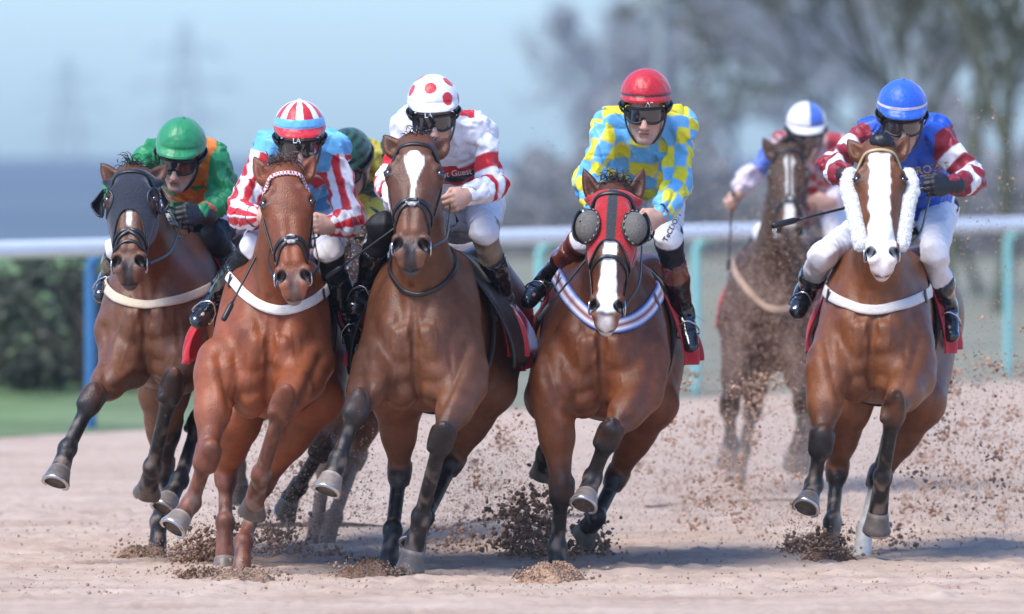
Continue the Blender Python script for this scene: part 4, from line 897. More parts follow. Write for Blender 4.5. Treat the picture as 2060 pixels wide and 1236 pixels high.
def star6(c, t, u, v, N2, N3, hw):
    e = .006 * N3
    c = mixc(c, (.6, .56, .5), hw * (v > 0) * sstep(.005, -.005, np.abs(u) + np.abs(t - .2) * .2 - .032 - e) * sstep(.1, .16, t))
    return mixc(c, (.6, .56, .5), hw * (v > 0) * sstep(.005, -.005, np.abs(u) - .02 - .012 * sstep(.6, .75, t) - e * .7) * sstep(.2, .25, t) * sstep(.88, .8, t))
HS = {}
HS[1] = dict(name='racehorse', label='brown racehorse in a navy blue blinker hood and cream breastgirth', d=40.0, chest=(305, 632), rump=(430, 600), roll=2, wide=.95,
    poll=(268, 356, -.3), muz=(259, 556, -.62), earL=(202, 327, -.28), earR=(338, 331, -.26), hroll=-2, hyaw=-6, coat=(.165, .085, .05), face=stripe1, hk=1.02,
    FL=[(247, 742, .02), (184, 804, -.28), (136, 902, -.36), (118, 955, -.44)], FR=[(385, 735, .0), (344, 784, -.36), (307, 940, -.12), (297, 985, .0)],
    HL=[(330, 790, .75), (328, 940, .95), (320, 1050, .8), (315, 1128, .75)], HR=[(470, 790, .8), (400, 850, .95), (362, 965, .7), (337, 1010, .62)], toe={'FR': (0, 1, 0)}, palehoof=('HR',))
HS[2] = dict(name='racehorse', label='bright chestnut racehorse with a red beaded browband and white breastgirth', d=38.7, chest=(545, 690), rump=(570, 640), roll=-2, wide=.96,
    poll=(573, 352, -.3), muz=(592, 588, -.6), earL=(510, 314, -.26), earR=(634, 310, -.26), hroll=2, hyaw=4, coat=(.29, .105, .045), points=(.12, .045, .028), muzzle=(.14, .08, .06), ptw=.8,
    FL=[(437, 755, .02), (417, 918, -.18), (385, 1012, -.1), (359, 1048, -.16)], FR=[(610, 765, .0), (568, 818, -.36), (525, 955, -.16), (508, 1022, -.02)],
    HL=[(470, 850, .75), (455, 955, .95), (453, 1050, .85), (452, 1135, .8)], HR=[(640, 800, .75), (530, 970, .9), (490, 1090, .65), (484, 1176, .55)], toe={'FR': (0, 1, -.3)}, palehoof=('FL',))
HS[3] = dict(name='racehorse', label='brown racehorse with a white star and thin stripe, in the centre-left under the spotted cap', d=38.6, chest=(842, 672), rump=(925, 640), roll=3, wide=.96, 
    poll=(838, 296, -.3), muz=(826, 526, -.62), earL=(771, 271, -.27), earR=(904, 277, -.24), hroll=-1, hyaw=-3, darkneck=.3, coat=(.185, .09, .05), face=star, hk=1.08, muzzle=(.03, .024, .024),
    FL=[(752, 765, .0), (718, 820, -.3), (682, 922, -.34), (664, 970, -.4)], FR=[(935, 775, .0), (888, 884, -.26), (847, 1040, -.02), (829, 1118, .02)],
    HL=[(800, 800, .75), (804, 950, .9), (790, 1065, .7), (778, 1160, .62)], HR=[(985, 780, .85), (910, 930, 1.0), (855, 1040, .6), (835, 1085, .5)], toe={'FR': (0, -.6, -.8)}, palehoof=('FL',))
HS[4] = dict(name='racehorse', label='dark bay racehorse with a white blaze in a red blinker hood with grey eye cups', d=39.2, chest=(1212, 690), rump=(1240, 655), roll=2, wide=1.07,
    poll=(1236, 392, -.34), muz=(1219, 650, -.66), earL=(1173, 338, -.3), earR=(1296, 338, -.3), hroll=-1, hyaw=-3, darkneck=.75, coat=(.2, .08, .034), face=blaze4, muzt=.86,
    FL=[(1112, 790, .0), (1130, 985, -.05), (1121, 1100, .02), (1119, 1174, -.02)], FR=[(1290, 790, .0), (1224, 878, -.3), (1192, 962, -.2), (1178, 1003, -.28)],
    HL=[(1110, 800, .8), (1105, 850, 1.15), (1098, 910, .95), (1092, 945, 1.02)], HR=[(1310, 810, .8), (1240, 960, 1.0), (1200, 1040, .75), (1178, 1068, .8)], toe={'HL': (0, .8, -.5), 'HR': (0, .8, -.5)}, palehoof=('FR',))
HS[5] = dict(name='racehorse', label='light bay racehorse with a broad white blaze and white sheepskin cheekpieces', d=40.0, chest=(1758, 662), rump=(1795, 630), roll=0, wide=.94,
    poll=(1768, 305, -.3), muz=(1775, 540, -.62), earL=(1704, 280, -.27), earR=(1829, 272, -.26), hroll=1, hyaw=2, coat=(.23, .105, .05), face=blaze5, muzzle=(.3, .22, .19),
    FL=[(1665, 752, .0), (1652, 890, -.2), (1638, 975, -.16), (1625, 1010, -.24)], FR=[(1838, 765, .0), (1798, 826, -.35), (1776, 960, -.15), (1765, 1040, -.05)],
    HL=[(1700, 820, .75), (1684, 945, .95), (1675, 1050, .8), (1669, 1130, .75)], HR=[(1850, 810, .8), (1768, 960, .95), (1742, 1060, .7), (1729, 1140, .62)], socks={'HR': 1.35}, toe={'FR': (0, -.2, -1)})
HS[6] = dict(name='racehorse', label='dark sand-spattered racehorse with a narrow white blaze running at the back on the right', d=48.5, chest=(1545, 622), rump=(1600, 590), roll=0, dusty=True, res=.009,
    poll=(1585, 305, -.3), muz=(1588, 492, -.6), earL=(1534, 276, -.28), earR=(1634, 272, -.28), hroll=0, hyaw=2, coat=(.075, .052, .044), face=star6,
    FL=[(1490, 710, .0), (1468, 815, -.25), (1470, 890, -.1), (1466, 912, -.08)], FR=[(1600, 710, .0), (1616, 812, -.3), (1612, 880, -.05), (1595, 918, .02)],
    HL=[(1520, 720, .75), (1514, 825, .95), (1496, 905, .75), (1484, 950, .7)], HR=[(1640, 720, .8), (1640, 820, 1.1), (1625, 890, 1.1), (1615, 920, 1.15)], toe={'FR': (0, .3, -1)})
HS[7] = dict(name='racehorse', label='sand-covered brown racehorse mostly hidden behind the chestnut and the star-faced horse', d=41.7, chest=(668, 640), rump=(715, 610), roll=0, dusty=True, res=.01, wide=.96,
    poll=(660, 395, -.3), muz=(655, 570, -.6), earL=(640, 350, -.28), earR=(690, 350, -.28), coat=(.15, .085, .055), hk=.9,
    FL=[(540, 770, .0), (498, 860, -.25), (476, 940, -.05), (478, 975, .0)], FR=[(705, 770, .0), (648, 900, -.2), (600, 980, .05), (577, 1010, .1)],
    HL=[(680, 800, .4), (655, 930, .6), (638, 1050, .4), (632, 1098, .35)], HR=[(745, 790, .6), (715, 920, .8), (672, 1040, .4), (650, 1112, .3)], dusty_legs={'HL': .3, 'HR': .3, 'FL': .6}, toe={'FR': (0, .3, -1)})
HH = {k: build_horse(v) for k, v in HS.items()}
# ---------------------------------------------------------------- racing colours
def tile(col, n): return np.tile(np.asarray(col, float), (n, 1))
def put(c, m, col): c[m] = col; return c
def soft(c, f, e, col, m=None):
    w_ = np.clip(.5 + f / (2 * e), 0, 1) * (1 if m is None else m); return c * (1 - w_)[:, None] + np.asarray(col)[None] * w_[:, None]
WHITE = np.array((.76, .75, .79)); RED = np.array((.55, .012, .022)); LBLUE = np.array((.13, .42, .74)); YEL = np.array((.72, .64, .02)); GREEN = np.array((.012, .22, .075)); ORANGE = np.array((.68, .17, .012)); BLUE = np.array((.012, .085, .5)); MAROON = np.array((.25, .01, .022)); DGREEN = np.array((.008, .07, .04)); BLACK = np.array((.012, .012, .014)); GOLD = np.array((.6, .42, .06))
def silk1(q):
    c = tile(GREEN, q['n']); t = q['arm'] == 0; c = put(c, t & (q['U'] > -.045) & (q['U'] < .15) & (q['D'] < .1), ORANGE); c = put(c, t & (q['U'] <= -.045) & (q['W'] > .12) & (q['W'] < .2) & (q['D'] < 0), ORANGE)
    c = put(c, t & (q['W'] > q['tl'] * .72), DGREEN); return put(c, (q['arm'] == 1) & (q['s'] > 1.72) & (q['s'] < 1.82), np.array((.7, .12, .05)))
def silk2(q):
    c = tile(LBLUE, q['n']); a = (q['arm'] != 0) & (q['s'] > .16); st = np.floor((q['ph'] / (2 * math.pi) * 9) + .3) % 2 == 0
    c = soft(c, q['s'] - .16, .012, WHITE, q['arm'] != 0); c = soft(c, np.sin(q['ph'] * 4.5 + .9) * .018, .004, RED, a); return put(c, (q['arm'] != 0) & (np.abs(q['s'] - 1.86) < .035), np.array((.02, .02, .05)))
def silk3(q):
    c = tile(WHITE, q['n']); a = q['arm'] != 0
    for x, y in ((.5, .76), (.93, 1.06), (1.2, 1.3)): c = soft(c, (y - x) / 2 - np.abs(q['s'] - (x + y) / 2), .012, RED, a)
    t = ~a; c = put(c, t & (q['D'] > .0) & (q['U'] > .06) & (q['U'] < .13) & (q['W'] < .12), RED); c = put(c, t & (q['D'] < -.03) & (np.abs(q['W'] - .19) < .075) & (np.abs(q['U']) < .135), RED)
    return put(c, t & (q['D'] < 0) & (np.abs(q['W'] - .205 + .12 * (q['U'] - .05)) < .027) & (np.abs(q['U']) < .17), BLACK)
def silk4(q):
    a = q['arm'] != 0; k = .12
    g = np.where(a, np.floor(q['s'] * 2.9) + np.floor(q['ph'] / (2 * math.pi) * 6 + .2), np.floor(q['U'] / k + .5) + np.floor(q['W'] / k + 40) + (q['D'] > 0)) % 2
    fa = np.sin(math.pi * q['s'] * 2.9) * np.sin(q['ph'] * 3 + .6) * .03; ft = np.sin(math.pi * (q['U'] / k + .5)) * np.sin(math.pi * q['W'] / k) * np.where(q['D'] > 0, -1, 1) * .03
    c = soft(tile(YEL, q['n']), np.where(a, fa, ft), .0035, LBLUE); c = soft(c, q['s'] - 1.8, .01, LBLUE, a); return put(c, a & (np.abs(q['s'] - 1.86) < .03), np.array((.01, .02, .08)))
def silk5(q):
    c = tile(BLUE, q['n']); a = q['arm'] != 0; c = put(c, a, MAROON)
    for x, y in ((.42, .62), (.82, .98), (1.2, 1.45)): c = soft(c, (y - x) / 2 - np.abs(q['s'] - (x + y) / 2), .012, WHITE, a)
    c = put(c, ~a & (q['W'] > q['tl'] * .86), WHITE); return put(c, ~a & (q['W'] > q['tl'] * .885), BLACK)
def silk6(q):
    pale = np.array((.62, .52, .58)); c = tile((.42, .03, .035), q['n']); g = (np.floor(q['U'] / .075 + .5) + np.floor(q['W'] / .075 + 40)) % 2; c = put(c, g == 0, np.array((.6, .36, .36)))
    a = q['arm'] != 0; c = put(c, a, pale); return put(c, a & (q['s'] > .35) & (q['s'] < .8), np.array((.06, .14, .48)))
def silk7(q):
    c = tile(DGREEN, q['n']); t = q['arm'] == 0; c = put(c, t & (np.abs(q['U']) < .085), np.array((.6, .45, .05))); a = ~t
    c = put(c, a & (q['s'] > 1.25), np.array((.58, .4, .04))); return put(c, a & (np.abs(q['s'] - 1.82) < .05), BLACK)
def capf(fn):
    return lambda a, ps, x, y, z: tuple(fn(a, ps, x, y, z))
def dots(a, ps, x, y, z):
    for dx, dy, dz in ((-.1, .62, .78), (-.83, .5, .25), (.55, .22, .8), (.62, .76, .25), (-.45, .86, -.1), (.95, .1, .1), (.05, .75, -.6), (-.6, .3, -.7), (.7, .3, -.6)):
        v = nrm((dx, dy, dz))
        if (x * v[0] + y * v[1] + z * v[2]) / math.sqrt(x * x + y * y + z * z) > .972: return RED
    return WHITE
def cap2(a, ps, x, y, z):
    if ps > .86: return RED
    if ps > .66: return LBLUE
    return WHITE if abs(((a / (2 * math.pi) * 8 + .5) % 1) - .5) < (.16 + .035 / max(ps, .05)) else RED
CAPS = {1: lambda a, ps, x, y, z: GREEN * (1 if abs(x) > .02 else .8), 2: cap2, 3: dots, 4: lambda a, ps, x, y, z: BLACK if .84 < ps < .885 else (.48, .006, .014),
    5: lambda a, ps, x, y, z: (.72, .62, .55) if .80 < ps < .855 else BLUE * 1.15, 6: lambda a, ps, x, y, z: BLACK if .83 < ps < .86 else ((.7, .66, .66) if ps > .86 or x < .12 or x > .82 else (.05, .14, .5)),
    7: lambda a, ps, x, y, z: (.006, .012, .012) if (int(ps * 9) % 2 and abs(math.sin(a * 3)) > .25) else (.008, .075, .038)}
JS = {}
JS[1] = dict(label='person in plain green cap and green and orange silks, crouched over the hooded brown horse', head=(363, 300, .2), look=(24, -12, -3), seed=11, SL=(312, 318, .42), SR=(424, 320, .42), EL=(232, 388, .25), ER=(450, 398, .32), WL=(262, 438, .06), WR=(402, 434, .12), GL=(285, 440, 0), GR=(365, 432, .02), hips=(425, 425, 1.0), KL=(240, 500, .4), KR=(430, 480, .45), AL=(222, 560, .62), AR=(478, 555, .8), TL=(205, 590, .5), TR=(482, 600, .66), kneeR=(.014, .014, .016), knr=-.35, kneeL=(.014, .014, .016), gloves=True, cap=CAPS[1], silks=silk1, bootband=(.1, .075, .05))
JS[2] = dict(label='person in red and white segmented cap, light blue silks and red striped white sleeves', head=(603, 268, .2), look=(16, 2, 0), seed=12, SL=(545, 298, .45), SR=(664, 298, .45), EL=(484, 430, .36), ER=(702, 445, .36), WL=(520, 436, .12), WR=(662, 456, .14), GL=(552, 432, .06), GR=(632, 450, .06), hips=(610, 430, .95), KL=(508, 500, .32), KR=(662, 510, .36), AL=(432, 605, .6), AR=(700, 640, .62), TL=(402, 640, .45), TR=(712, 692, .48), kneeL=(.012, .012, .014), knl=.0, kneeR=(.012, .012, .014), knr=-.02, cap=CAPS[2], silks=silk2, boottop=.38)
JS[3] = dict(label='person in white cap with red spots and white silks with red hoops on the sleeves', head=(872, 216, .2), look=(16, 2, 2), seed=13, SL=(828, 252, .45), SR=(958, 262, .5), EL=(786, 372, .38), ER=(990, 372, .42), WL=(806, 420, .12), WR=(938, 394, .18), GL=(825, 425, .05), GR=(908, 410, .1), hips=(925, 420, 1.0), KL=(768, 455, .32), KR=(975, 470, .5), AL=(735, 580, .58), AR=(1012, 600, .78), TL=(716, 610, .45), TR=(1022, 650, .64), kneeR=(.3, .24, .17), knr=.02, kneeL=(.012, .012, .014), knl=-.25, cap=CAPS[3], silks=silk3, button=False, boottop=.42)
JS[4] = dict(label='person in plain red cap and yellow and sky blue chequered silks', head=(1299, 203, .2), look=(14, -4, 0), seed=14, SL=(1232, 250, .45), SR=(1364, 252, .45), EL=(1184, 372, .36), ER=(1362, 380, .38), WL=(1208, 428, .1), WR=(1324, 438, .14), GL=(1230, 445, .05), GR=(1296, 450, .06), hips=(1288, 392, 1.0), KL=(1172, 485, .38), KR=(1345, 485, .42), AL=(1104, 558, .64), AR=(1374, 625, .68), TL=(1068, 600, .52), TR=(1388, 688, .54), kneeR=(.012, .012, .018), knr=.0, kneeL=(.16, .035, .02), knl=.0, cap=CAPS[4], silks=silk4, bootband=(.16, .035, .02), button=False, peak=.45, stubble=.5, boottop=.3)
JS[5] = dict(label='person in bright blue cap, blue silks and maroon sleeves with white hoops', head=(1815, 224, .15), look=(22, 3, -1), seed=15, SL=(1758, 268, .42), SR=(1878, 268, .42), EL=(1672, 336, .3), ER=(1956, 360, .34), WL=(1712, 360, .1), WR=(1908, 374, .12), GL=(1735, 372, .02), GR=(1870, 374, .03), hips=(1840, 425, .95), KL=(1655, 515, .34), KR=(1880, 510, .38), AL=(1622, 585, .64), AR=(1904, 612, .68), TL=(1606, 622, .52), TR=(1912, 668, .54), gloves=True, cap=CAPS[5], silks=silk5, lens=(.07, .05, .045), boottop=.62, kneeL=(.6, .57, .55), knl=.1)
JS[6] = dict(label='person in half white half blue cap and sandy red silks, riding at the back', head=(1622, 256, .2), look=(24, 3, 0), seed=16, s=1.08, SL=(1572, 296, .45), SR=(1676, 298, .45), EL=(1508, 352, .42), ER=(1700, 388, .34), WL=(1484, 394, .32), WR=(1668, 408, .12), norein=-1, GL=(1464, 412, .28), GR=(1640, 410, .06), gL=(0, -.2, 1), hips=(1640, 420, .95), KL=(1535, 470, .36), KR=(1682, 480, .38), AL=(1500, 540, .64), AR=(1696, 560, .66), TL=(1478, 560, .52), TR=(1702, 600, .54), dusty=True, cap=CAPS[6], silks=silk6, button=False, kneeL=(.1, .08, .08), kneeR=(.03, .025, .025), res=.0065)
JS[7] = dict(label='person in dark green cap and yellow and green silks, half hidden between two other riders', head=(700, 318, .1), look=(42, -35, 22), seed=17, s=1.08, SL=(698, 318, .36), SR=(768, 322, .44), EL=(655, 405, .3), ER=(772, 410, .36), WL=(670, 440, .1), WR=(735, 442, .16), GL=(690, 445, .05), GR=(702, 440, .08), hips=(755, 425, .95), KL=(655, 500, .36), KR=(755, 500, .4), AL=(640, 590, .64), AR=(770, 600, .66), TL=(632, 630, .52), TR=(772, 640, .54), cap=CAPS[7], silks=silk7, res=.0065)
JJ = {k: build_jockey(v, HH[k]) for k, v in JS.items()}
# ================================================================ tack, cloths, hair
BLK = (.014, .012, .012)
def hair(h, name, roots, dirs, lens, colr, r0=.0022, sag=.35, seed=1, curl=.25):
    r = np.random.default_rng(seed); m = MB()
    for b, dv, ln in zip(roots, dirs, lens):
        dv = nrm(dv); q = r.normal(size=3) * curl; pts = [b]; p = np.array(b)
        for i in range(5): dv = nrm(dv + q * .3 + np.array([0, 0, -sag * .22 * i])); p = p + dv * ln / 5; pts.append(p)
        m.tube(pts, [r0, r0, r0 * .9, r0 * .75, r0 * .5, r0 * .15], 4, np.array(colr) * r.uniform(.7, 1.4), False)
    m.build(name, M_HAIR(), h.root)
def dress(k, h, j):
    sp = h.sp; Hh = h.H3; A, L, V = h.A, h.L, h.V; T = h.T3; Ah, Lh, Vh = h.head.A, h.head.L, h.head.V; r = np.random.default_rng(100 + k)
    fc = {2: (.09, .05, .035), 5: (.012, .012, .014)}.get(k, (.012, .010, .010))
    # forelock, mane, tail
    n = {2: 170, 4: 110, 5: 60, 1: 110, 6: 150}.get(k, 110); rt, dr, ln = [], [], []
    for i in range(n):
        u = r.normal() * .028; rt.append(Hh(-.07 + r.normal() * .025, u, .03 + r.normal() * .02)); dr.append(np.array([u * 7 + r.normal() * .45, .45 + r.normal() * .5, .42 + r.normal() * .3])); ln.append(r.uniform(.04, .11) * {5: .5, 3: .4, 2: .8}.get(k, .8))
    hair(h, 'forelock', rt, dr, ln, fc, .0024, .9, 7 + k, .5)
    if k == 5:
        m = MB(); c = Hh(-.035, .01, .045); G = [[c + .048 * (math.cos(p) * Lh * 0 + Lh * math.sin(p) * math.cos(a) * 1.2 + np.array([0, -1, 0]) * math.sin(p) * math.sin(a) + np.array([0, 0, 1]) * math.cos(p) * .95) * (1 + .07 * math.sin(7 * a + 5 * p)) for a in np.linspace(0, 6.283, 25)[:-1]] for p in np.linspace(0, math.pi, 14)]
        m.grid(G, (.012, .012, .014), closed=True); m.build('plaited_topknot', M_HAIR(), h.root)
    rt, dr, ln = [], [], []; nk = h.neck; nl = nk.T[0, -1]
    for i in range(260):
        t = r.uniform(.05, .95) * nl; _, cv, up, dn = nk.at(t); rt.append(nk.pt(t, r.normal() * .012, cv + up * .97)); dr.append(V * .5 + A * .5 + L * r.normal() * .6 + r.normal(size=3) * .2); ln.append(r.uniform(.07, .14))
    hair(h, 'mane', rt, dr, ln, fc, .003, .9, 17 + k)
    rt, dr, ln = [], [], []; t0 = T(0, .12, 1.74)
    for i in range(220): rt.append(t0 + r.normal(size=3) * .02); dr.append(A * .95 - V * .15 + r.normal(size=3) * .1); ln.append(r.uniform(.4, .75))
    hair(h, 'tail', rt, dr, ln, fc, .004, .3, 27 + k, .15)
    # bridle
    hooded = k in (1, 4); o2 = .013 if hooded else .003
    bcol = {2: None, 5: (.45, .33, .17)}.get(k, BLK)
    m = MB(); cf = None
    if k == 2: cf = lambda q, f: ((.75, .7, .68) if (int(f * 46) + (1 if abs(q) > .25 else 0)) % 2 == 0 else (.35, .01, .02))
    bw = {2: .024, 5: .016}.get(k, .019)
    pb = head_strap(h, m, [(.2, -98), (.11, -62), (.075, -30), (.065, 0), (.075, 30), (.11, 62), (.2, 98)], bw, o2, .007, bcol or (.3, .02, .03), 92 if k == 2 else 30, cfn=cf); br = m.build('browband', M_LEATHER(), h.root)
    m = MB()
    for s in (-1, 1): head_strap(h, m, [(.17, s * 96), (.4, s * 92), (.62, s * 88), (.84, s * 84)], .017, .007 if hooded else .003, .006)
    ck = m.build('cheekpiece', M_LEATHER(), h.root)
    m = MB(); nt = {1: .62, 2: .60, 3: .545, 4: .545, 5: .7, 6: .6, 7: .6}[k]
    if k not in (5,): head_strap(h, m, [(nt + .13, -105), (nt + .07, -60), (nt + .015, -25), (nt, 0), (nt + .015, 25), (nt + .07, 60), (nt + .13, 105)], .019, .003, .007, n=34)
    if k in (2, 3, 1):
        for s in (-1, 1): head_strap(h, m, [(nt + .0, s * -6), (nt + .07, s * 26), (nt + .17, s * 52), (nt + .26, s * 88)], .015, .005, .006)
    if k == 1: head_strap(h, m, [(nt + .22, -90), (nt + .16, -45), (nt + .1, 0), (nt + .16, 45), (nt + .22, 90)], .016, .004, .006)
    if m.V: nb = m.build('noseband', M_LEATHER(), h.root)
    if k in (2, 3):
        m = MB(); c, nn = on_head(h, nt + .015, 0, .008); G = [[c + .03 * math.sin(p) * (math.cos(a) * Lh + math.sin(a) * .8 * Ah) * (1 + .12 * math.sin(a * 7)) + nn * .012 * math.cos(p) for a in np.linspace(0, 6.283, 21)[:-1]] for p in np.linspace(0, 1.57, 6)]
        m.grid(G, (.62, .58, .53), closed=True); m.build('nose_pad', M_FLEECE(), h.root)
        m = MB(); head_strap(h, m, [(nt + .012, -14), (nt + .012, 14)], .016, .018, .006, n=8); m.build('noseband_cross', M_LEATHER(), h.root)
    if k == 6:
        m = MB(); head_strap(h, m, [(.07, 0), (.3, 0), (.52, 0)], .014); head_strap(h, m, [(.52, 0), (.62, 25), (.8, 75)], .012); head_strap(h, m, [(.52, 0), (.62, -25), (.8, -75)], .012); m.build('bridle_front_strap', M_LEATHER(), h.root)
    bits = {}
    for s in (-1, 1):
        c, nn = on_head(h, .86, s * 84, .014); bits[s] = c; m = MB(); a = np.linspace(0, 2 * math.pi, 25); e2 = nrm(Ah * .8 - Vh * .6); e1 = nrm(np.cross(nn, e2))
        m.tube([c + .034 * (e1 * math.cos(x) + e2 * math.sin(x)) for x in a], .0048, 8, (.5, .5, .5), False); m.build('bit_ring', M_STEEL(), h.root)
    if j is not None:
        m = MB()
        for s in (-1, 1):
            if j.sp.get('norein') == s: continue
            a, b = bits[s], j.grip[s]; md = (a + b) / 2 + np.array([s * .05, 0, -.05]); side = h.H3(.5, s * .12, -.14); pts = spline([a, a * .62 + b * .38 + np.array([s * .035, 0, -.035]), a * .3 + b * .7 + np.array([s * .02, 0, -.03]), b], 18)
            m.ribbon(pts, [np.array([s * .9, -.3, .2])] * 18, .016, .004, BLK)
        b0, b1 = j.grip[-1], j.grip[1]
        if j.sp.get('norein'): b0 = b1 + np.array([-.12, .05, 0])
        lo = (b0 + b1) / 2 + np.array([0, .12, -.1]); m.ribbon(spline([b0, lo + np.array([-.1, 0, .02]), lo + np.array([.1, 0, .02]), b1], 18), [np.array([0, -.5, .8])] * 18, .016, .004, BLK)
        m.build('reins', M_LEATHER(), h.root)
    # blinker hoods
    if hooded:
        nt_, ns = 84, 46; G = np.zeros((ns, nt_, 3)); C = np.zeros((ns, nt_, 3)); TH = np.linspace(-150, 150, nt_); Tg = np.zeros((ns, nt_))
        for b in range(nt_):
            th = TH[b]; tb = (.44 if k == 1 else .43) + (.27 if k == 1 else .14) * sstep(8, 60, abs(th)); t0_ = .03 + .05 * sstep(100, 150, abs(th))
            for a in range(ns):
                t = t0_ + (tb - t0_) * a / (ns - 1); Tg[a, b] = t; p, nn = on_head(h, t, th, .007); G[a, b] = p
                if k == 1: C[a, b] = (.014, .017, .030)
                else: C[a, b] = (.03, .035, .04) if abs(th) < 10 else (.42, .012, .016)
                if a > ns - 3: C[a, b] = (.012, .013, .02)
        for _ in range(6): G[1:-1, 1:-1] = G[1:-1, 1:-1] * .4 + (G[:-2, 1:-1] + G[2:, 1:-1] + G[1:-1, :-2] + G[1:-1, 2:]) * .15
        m = MB(); n_ = nt_; idx = []
        m.V = [tuple(v) for v in G.reshape(-1, 3)]; m.C = [tuple(c) for c in C.reshape(-1, 3)]
        for a in range(ns - 1):
            for b in range(n_ - 1):
                tt, th = Tg[a, b], TH[b]
                if k == 1 and ((tt - .30) / .105) ** 2 + ((abs(th) - 66) / 27) ** 2 < 1: continue
                m.F.append((a * n_ + b, (a + 1) * n_ + b, (a + 1) * n_ + b + 1, a * n_ + b + 1))
        o = m.build('blinker_hood', material('hood_cloth', rough=.7, spec=.25, sheen=.3, noise=.18, nscale=60, bump=.6, bscale=120), h.root); sm = o.modifiers.new('s', 'SOLIDIFY'); sm.thickness = .004; sm.offset = 1
        for s in (-1, 1):
            if k == 1:
                c, nn = on_head(h, .30, s * 66, .0); e1 = Ah; e3 = nrm(nn); e2 = np.cross(e3, e1); e2 = e2 if (e2 @ Vh) > 0 else -e2; G = []
                for p in np.linspace(.0, 1.24, 12):   # half cup: rises at the back of the eye, open to the front
                    row = []
                    for x in np.linspace(-2.6, 2.6, 34):
                        ry, rx = .060, .047; hgt = .042 * sstep(-.6, .9, math.cos(x)); q = 1 + .22 * p - .75 * p * p * sstep(-.3, .8, math.cos(x))
                        row.append(c + e1 * math.sin(x) * ry * q - e2 * math.cos(x) * rx * q + e3 * (.006 + hgt * p))
                    G.append(row)
                mm = MB(); mm.shell(np.array(G), .008, (.012, .013, .018)); mm.build('eye_cup', M_LEATHER(), o)
                mm = MB(); ring = [on_head(h, .30 + .11 * math.sin(x), s * (66 + 28 * math.cos(x)), .011)[0] for x in np.linspace(0, 2 * math.pi, 33)]; mm.tube(ring, .006, 6, (.016, .018, .026), False); mm.build('hood_binding', M_LEATHER(), o)
            else:
                c, nn = on_head(h, .31, s * 47, .004); e1 = Ah; e3 = nrm(Vh * .8 + Lh * s * .6); e1 = nrm(e1 - e3 * (e1 @ e3)); e2 = np.cross(e3, e1); G = []
                f = lambda rr, x, z: c + Lh * s * .006 + e1 * .082 * rr * math.sin(x) * hkk(h) + e2 * .062 * rr * math.cos(x) * hkk(h) + e3 * z
                for p in np.linspace(0, 1, 12): G.append([f(math.cos(p * 1.5), x, -.012 + .066 * math.sin(p * 1.5)) for x in np.linspace(0, 2 * math.pi, 41)[:-1]])
                mm = MB(); mm.grid(G, (.15, .135, .115), closed=True); mm.build('eye_cup', material('cup_mesh', rough=.65, spec=.3, noise=.25, nscale=70, bump=.7, bscale=160), o)
                mm = MB(); xs_ = np.linspace(0, 2 * math.pi, 41); mm.tube([f(1.04, x, -.004) for x in xs_], .0058, 8, (.014, .014, .014), False)
                for x in (np.linspace(-1.5, 1.5, 9) + (0 if (e2 @ Lh) * s < 0 else math.pi)): mm.tube([f(1.05, x, .005), f(1.05, x + .16, .005)], .0035, 5, (.25, .235, .21))
                mm.build('cup_rim', M_LEATHER(), o)
                G = [[f(1.08 + .06 * q, x, .0 + .03 * q) for x in np.linspace(-1.1, 1.1, 18) + (math.pi if (e2 @ Lh) * s < 0 else 0)] for q in np.linspace(0, 1, 5)]; mm = MB(); mm.shell(np.array(G), .005, (.014, .014, .014)); mm.build('cup_guard', M_LEATHER(), o)
    if k == 5:
        for s in (-1, 1):
            pts = [on_head(h, t, s * 80, .018)[0] + Lh * s * .012 for t in (.2, .3, .42, .55, .68, .78)]; pts = spline(pts, 9); lo, hi = pts.min(0) - .08, pts.max(0) + .08; F = Field(axis(lo[0], hi[0], .005), axis(lo[1], hi[1], .005), axis(lo[2], hi[2], .005))
            for a, b in zip(pts[:-1], pts[1:]): F.add(roundcone(a, b, .035, .033), .02)
            sl, Gd = F._blk(lo, hi, 0); F.V[sl] += (.0022 * nz(Gd, 110, 61 + s, 9) + .0022 * nz(Gd, 240, 71 + s, 9)).astype(np.float32); Vv_, Q = F.mesh(); mesh_obj('sheepskin', Vv_, Q, M_FLEECE(), h.root, (.8, .79, .77))
            rt = Vv_[r.integers(0, len(Vv_), 2200)]; ax0 = pts.mean(0); dr = [nrm(p - pts[np.argmin(np.linalg.norm(pts - p, axis=1))] + r.normal(size=3) * .012) for p in rt]; hair(h, 'fleece_fibres', rt, dr, r.uniform(.003, .007, 2200), (.8, .79, .77), .0014, .1, 300 + s)
    # breastgirths
    m = MB(); cf = None; pth, wd, cl, nm = None, .05, (.6, .5, .38), 'breastgirth'
    if k == 1: pth, wd, cl = [(-.3, .2, .6), (-.27, .18, .3), (-.2, .14, .08), (-.1, .07, -.06), (.03, .05, -.1), (.14, .07, -.03), (.25, .12, .15), (.3, .18, .4), (.31, .2, .6)], .045, (.58, .47, .34)
    if k == 2: pth, wd, cl = [(-.3, .3, .65), (-.24, .33, .45), (-.15, .31, .2), (-.08, .22, .02), (.03, .18, -.05), (.12, .2, -.02), (.21, .25, .15), (.28, .28, .4), (.3, .28, .65)], .046, (.74, .7, .64)
    if k == 4: pth, wd, cf = [(-.32, .34, .65), (-.27, .36, .45), (-.17, .33, .2), (-.09, .18, .0), (.02, .09, -.08), (.14, .1, -.05), (.25, .2, .1), (.31, .26, .35), (.33, .28, .65)], .07, lambda q, f: ((.03, .12, .5) if abs(q) > .36 else (.7, .7, .72) if abs(q) > .16 else (.22, .02, .06))
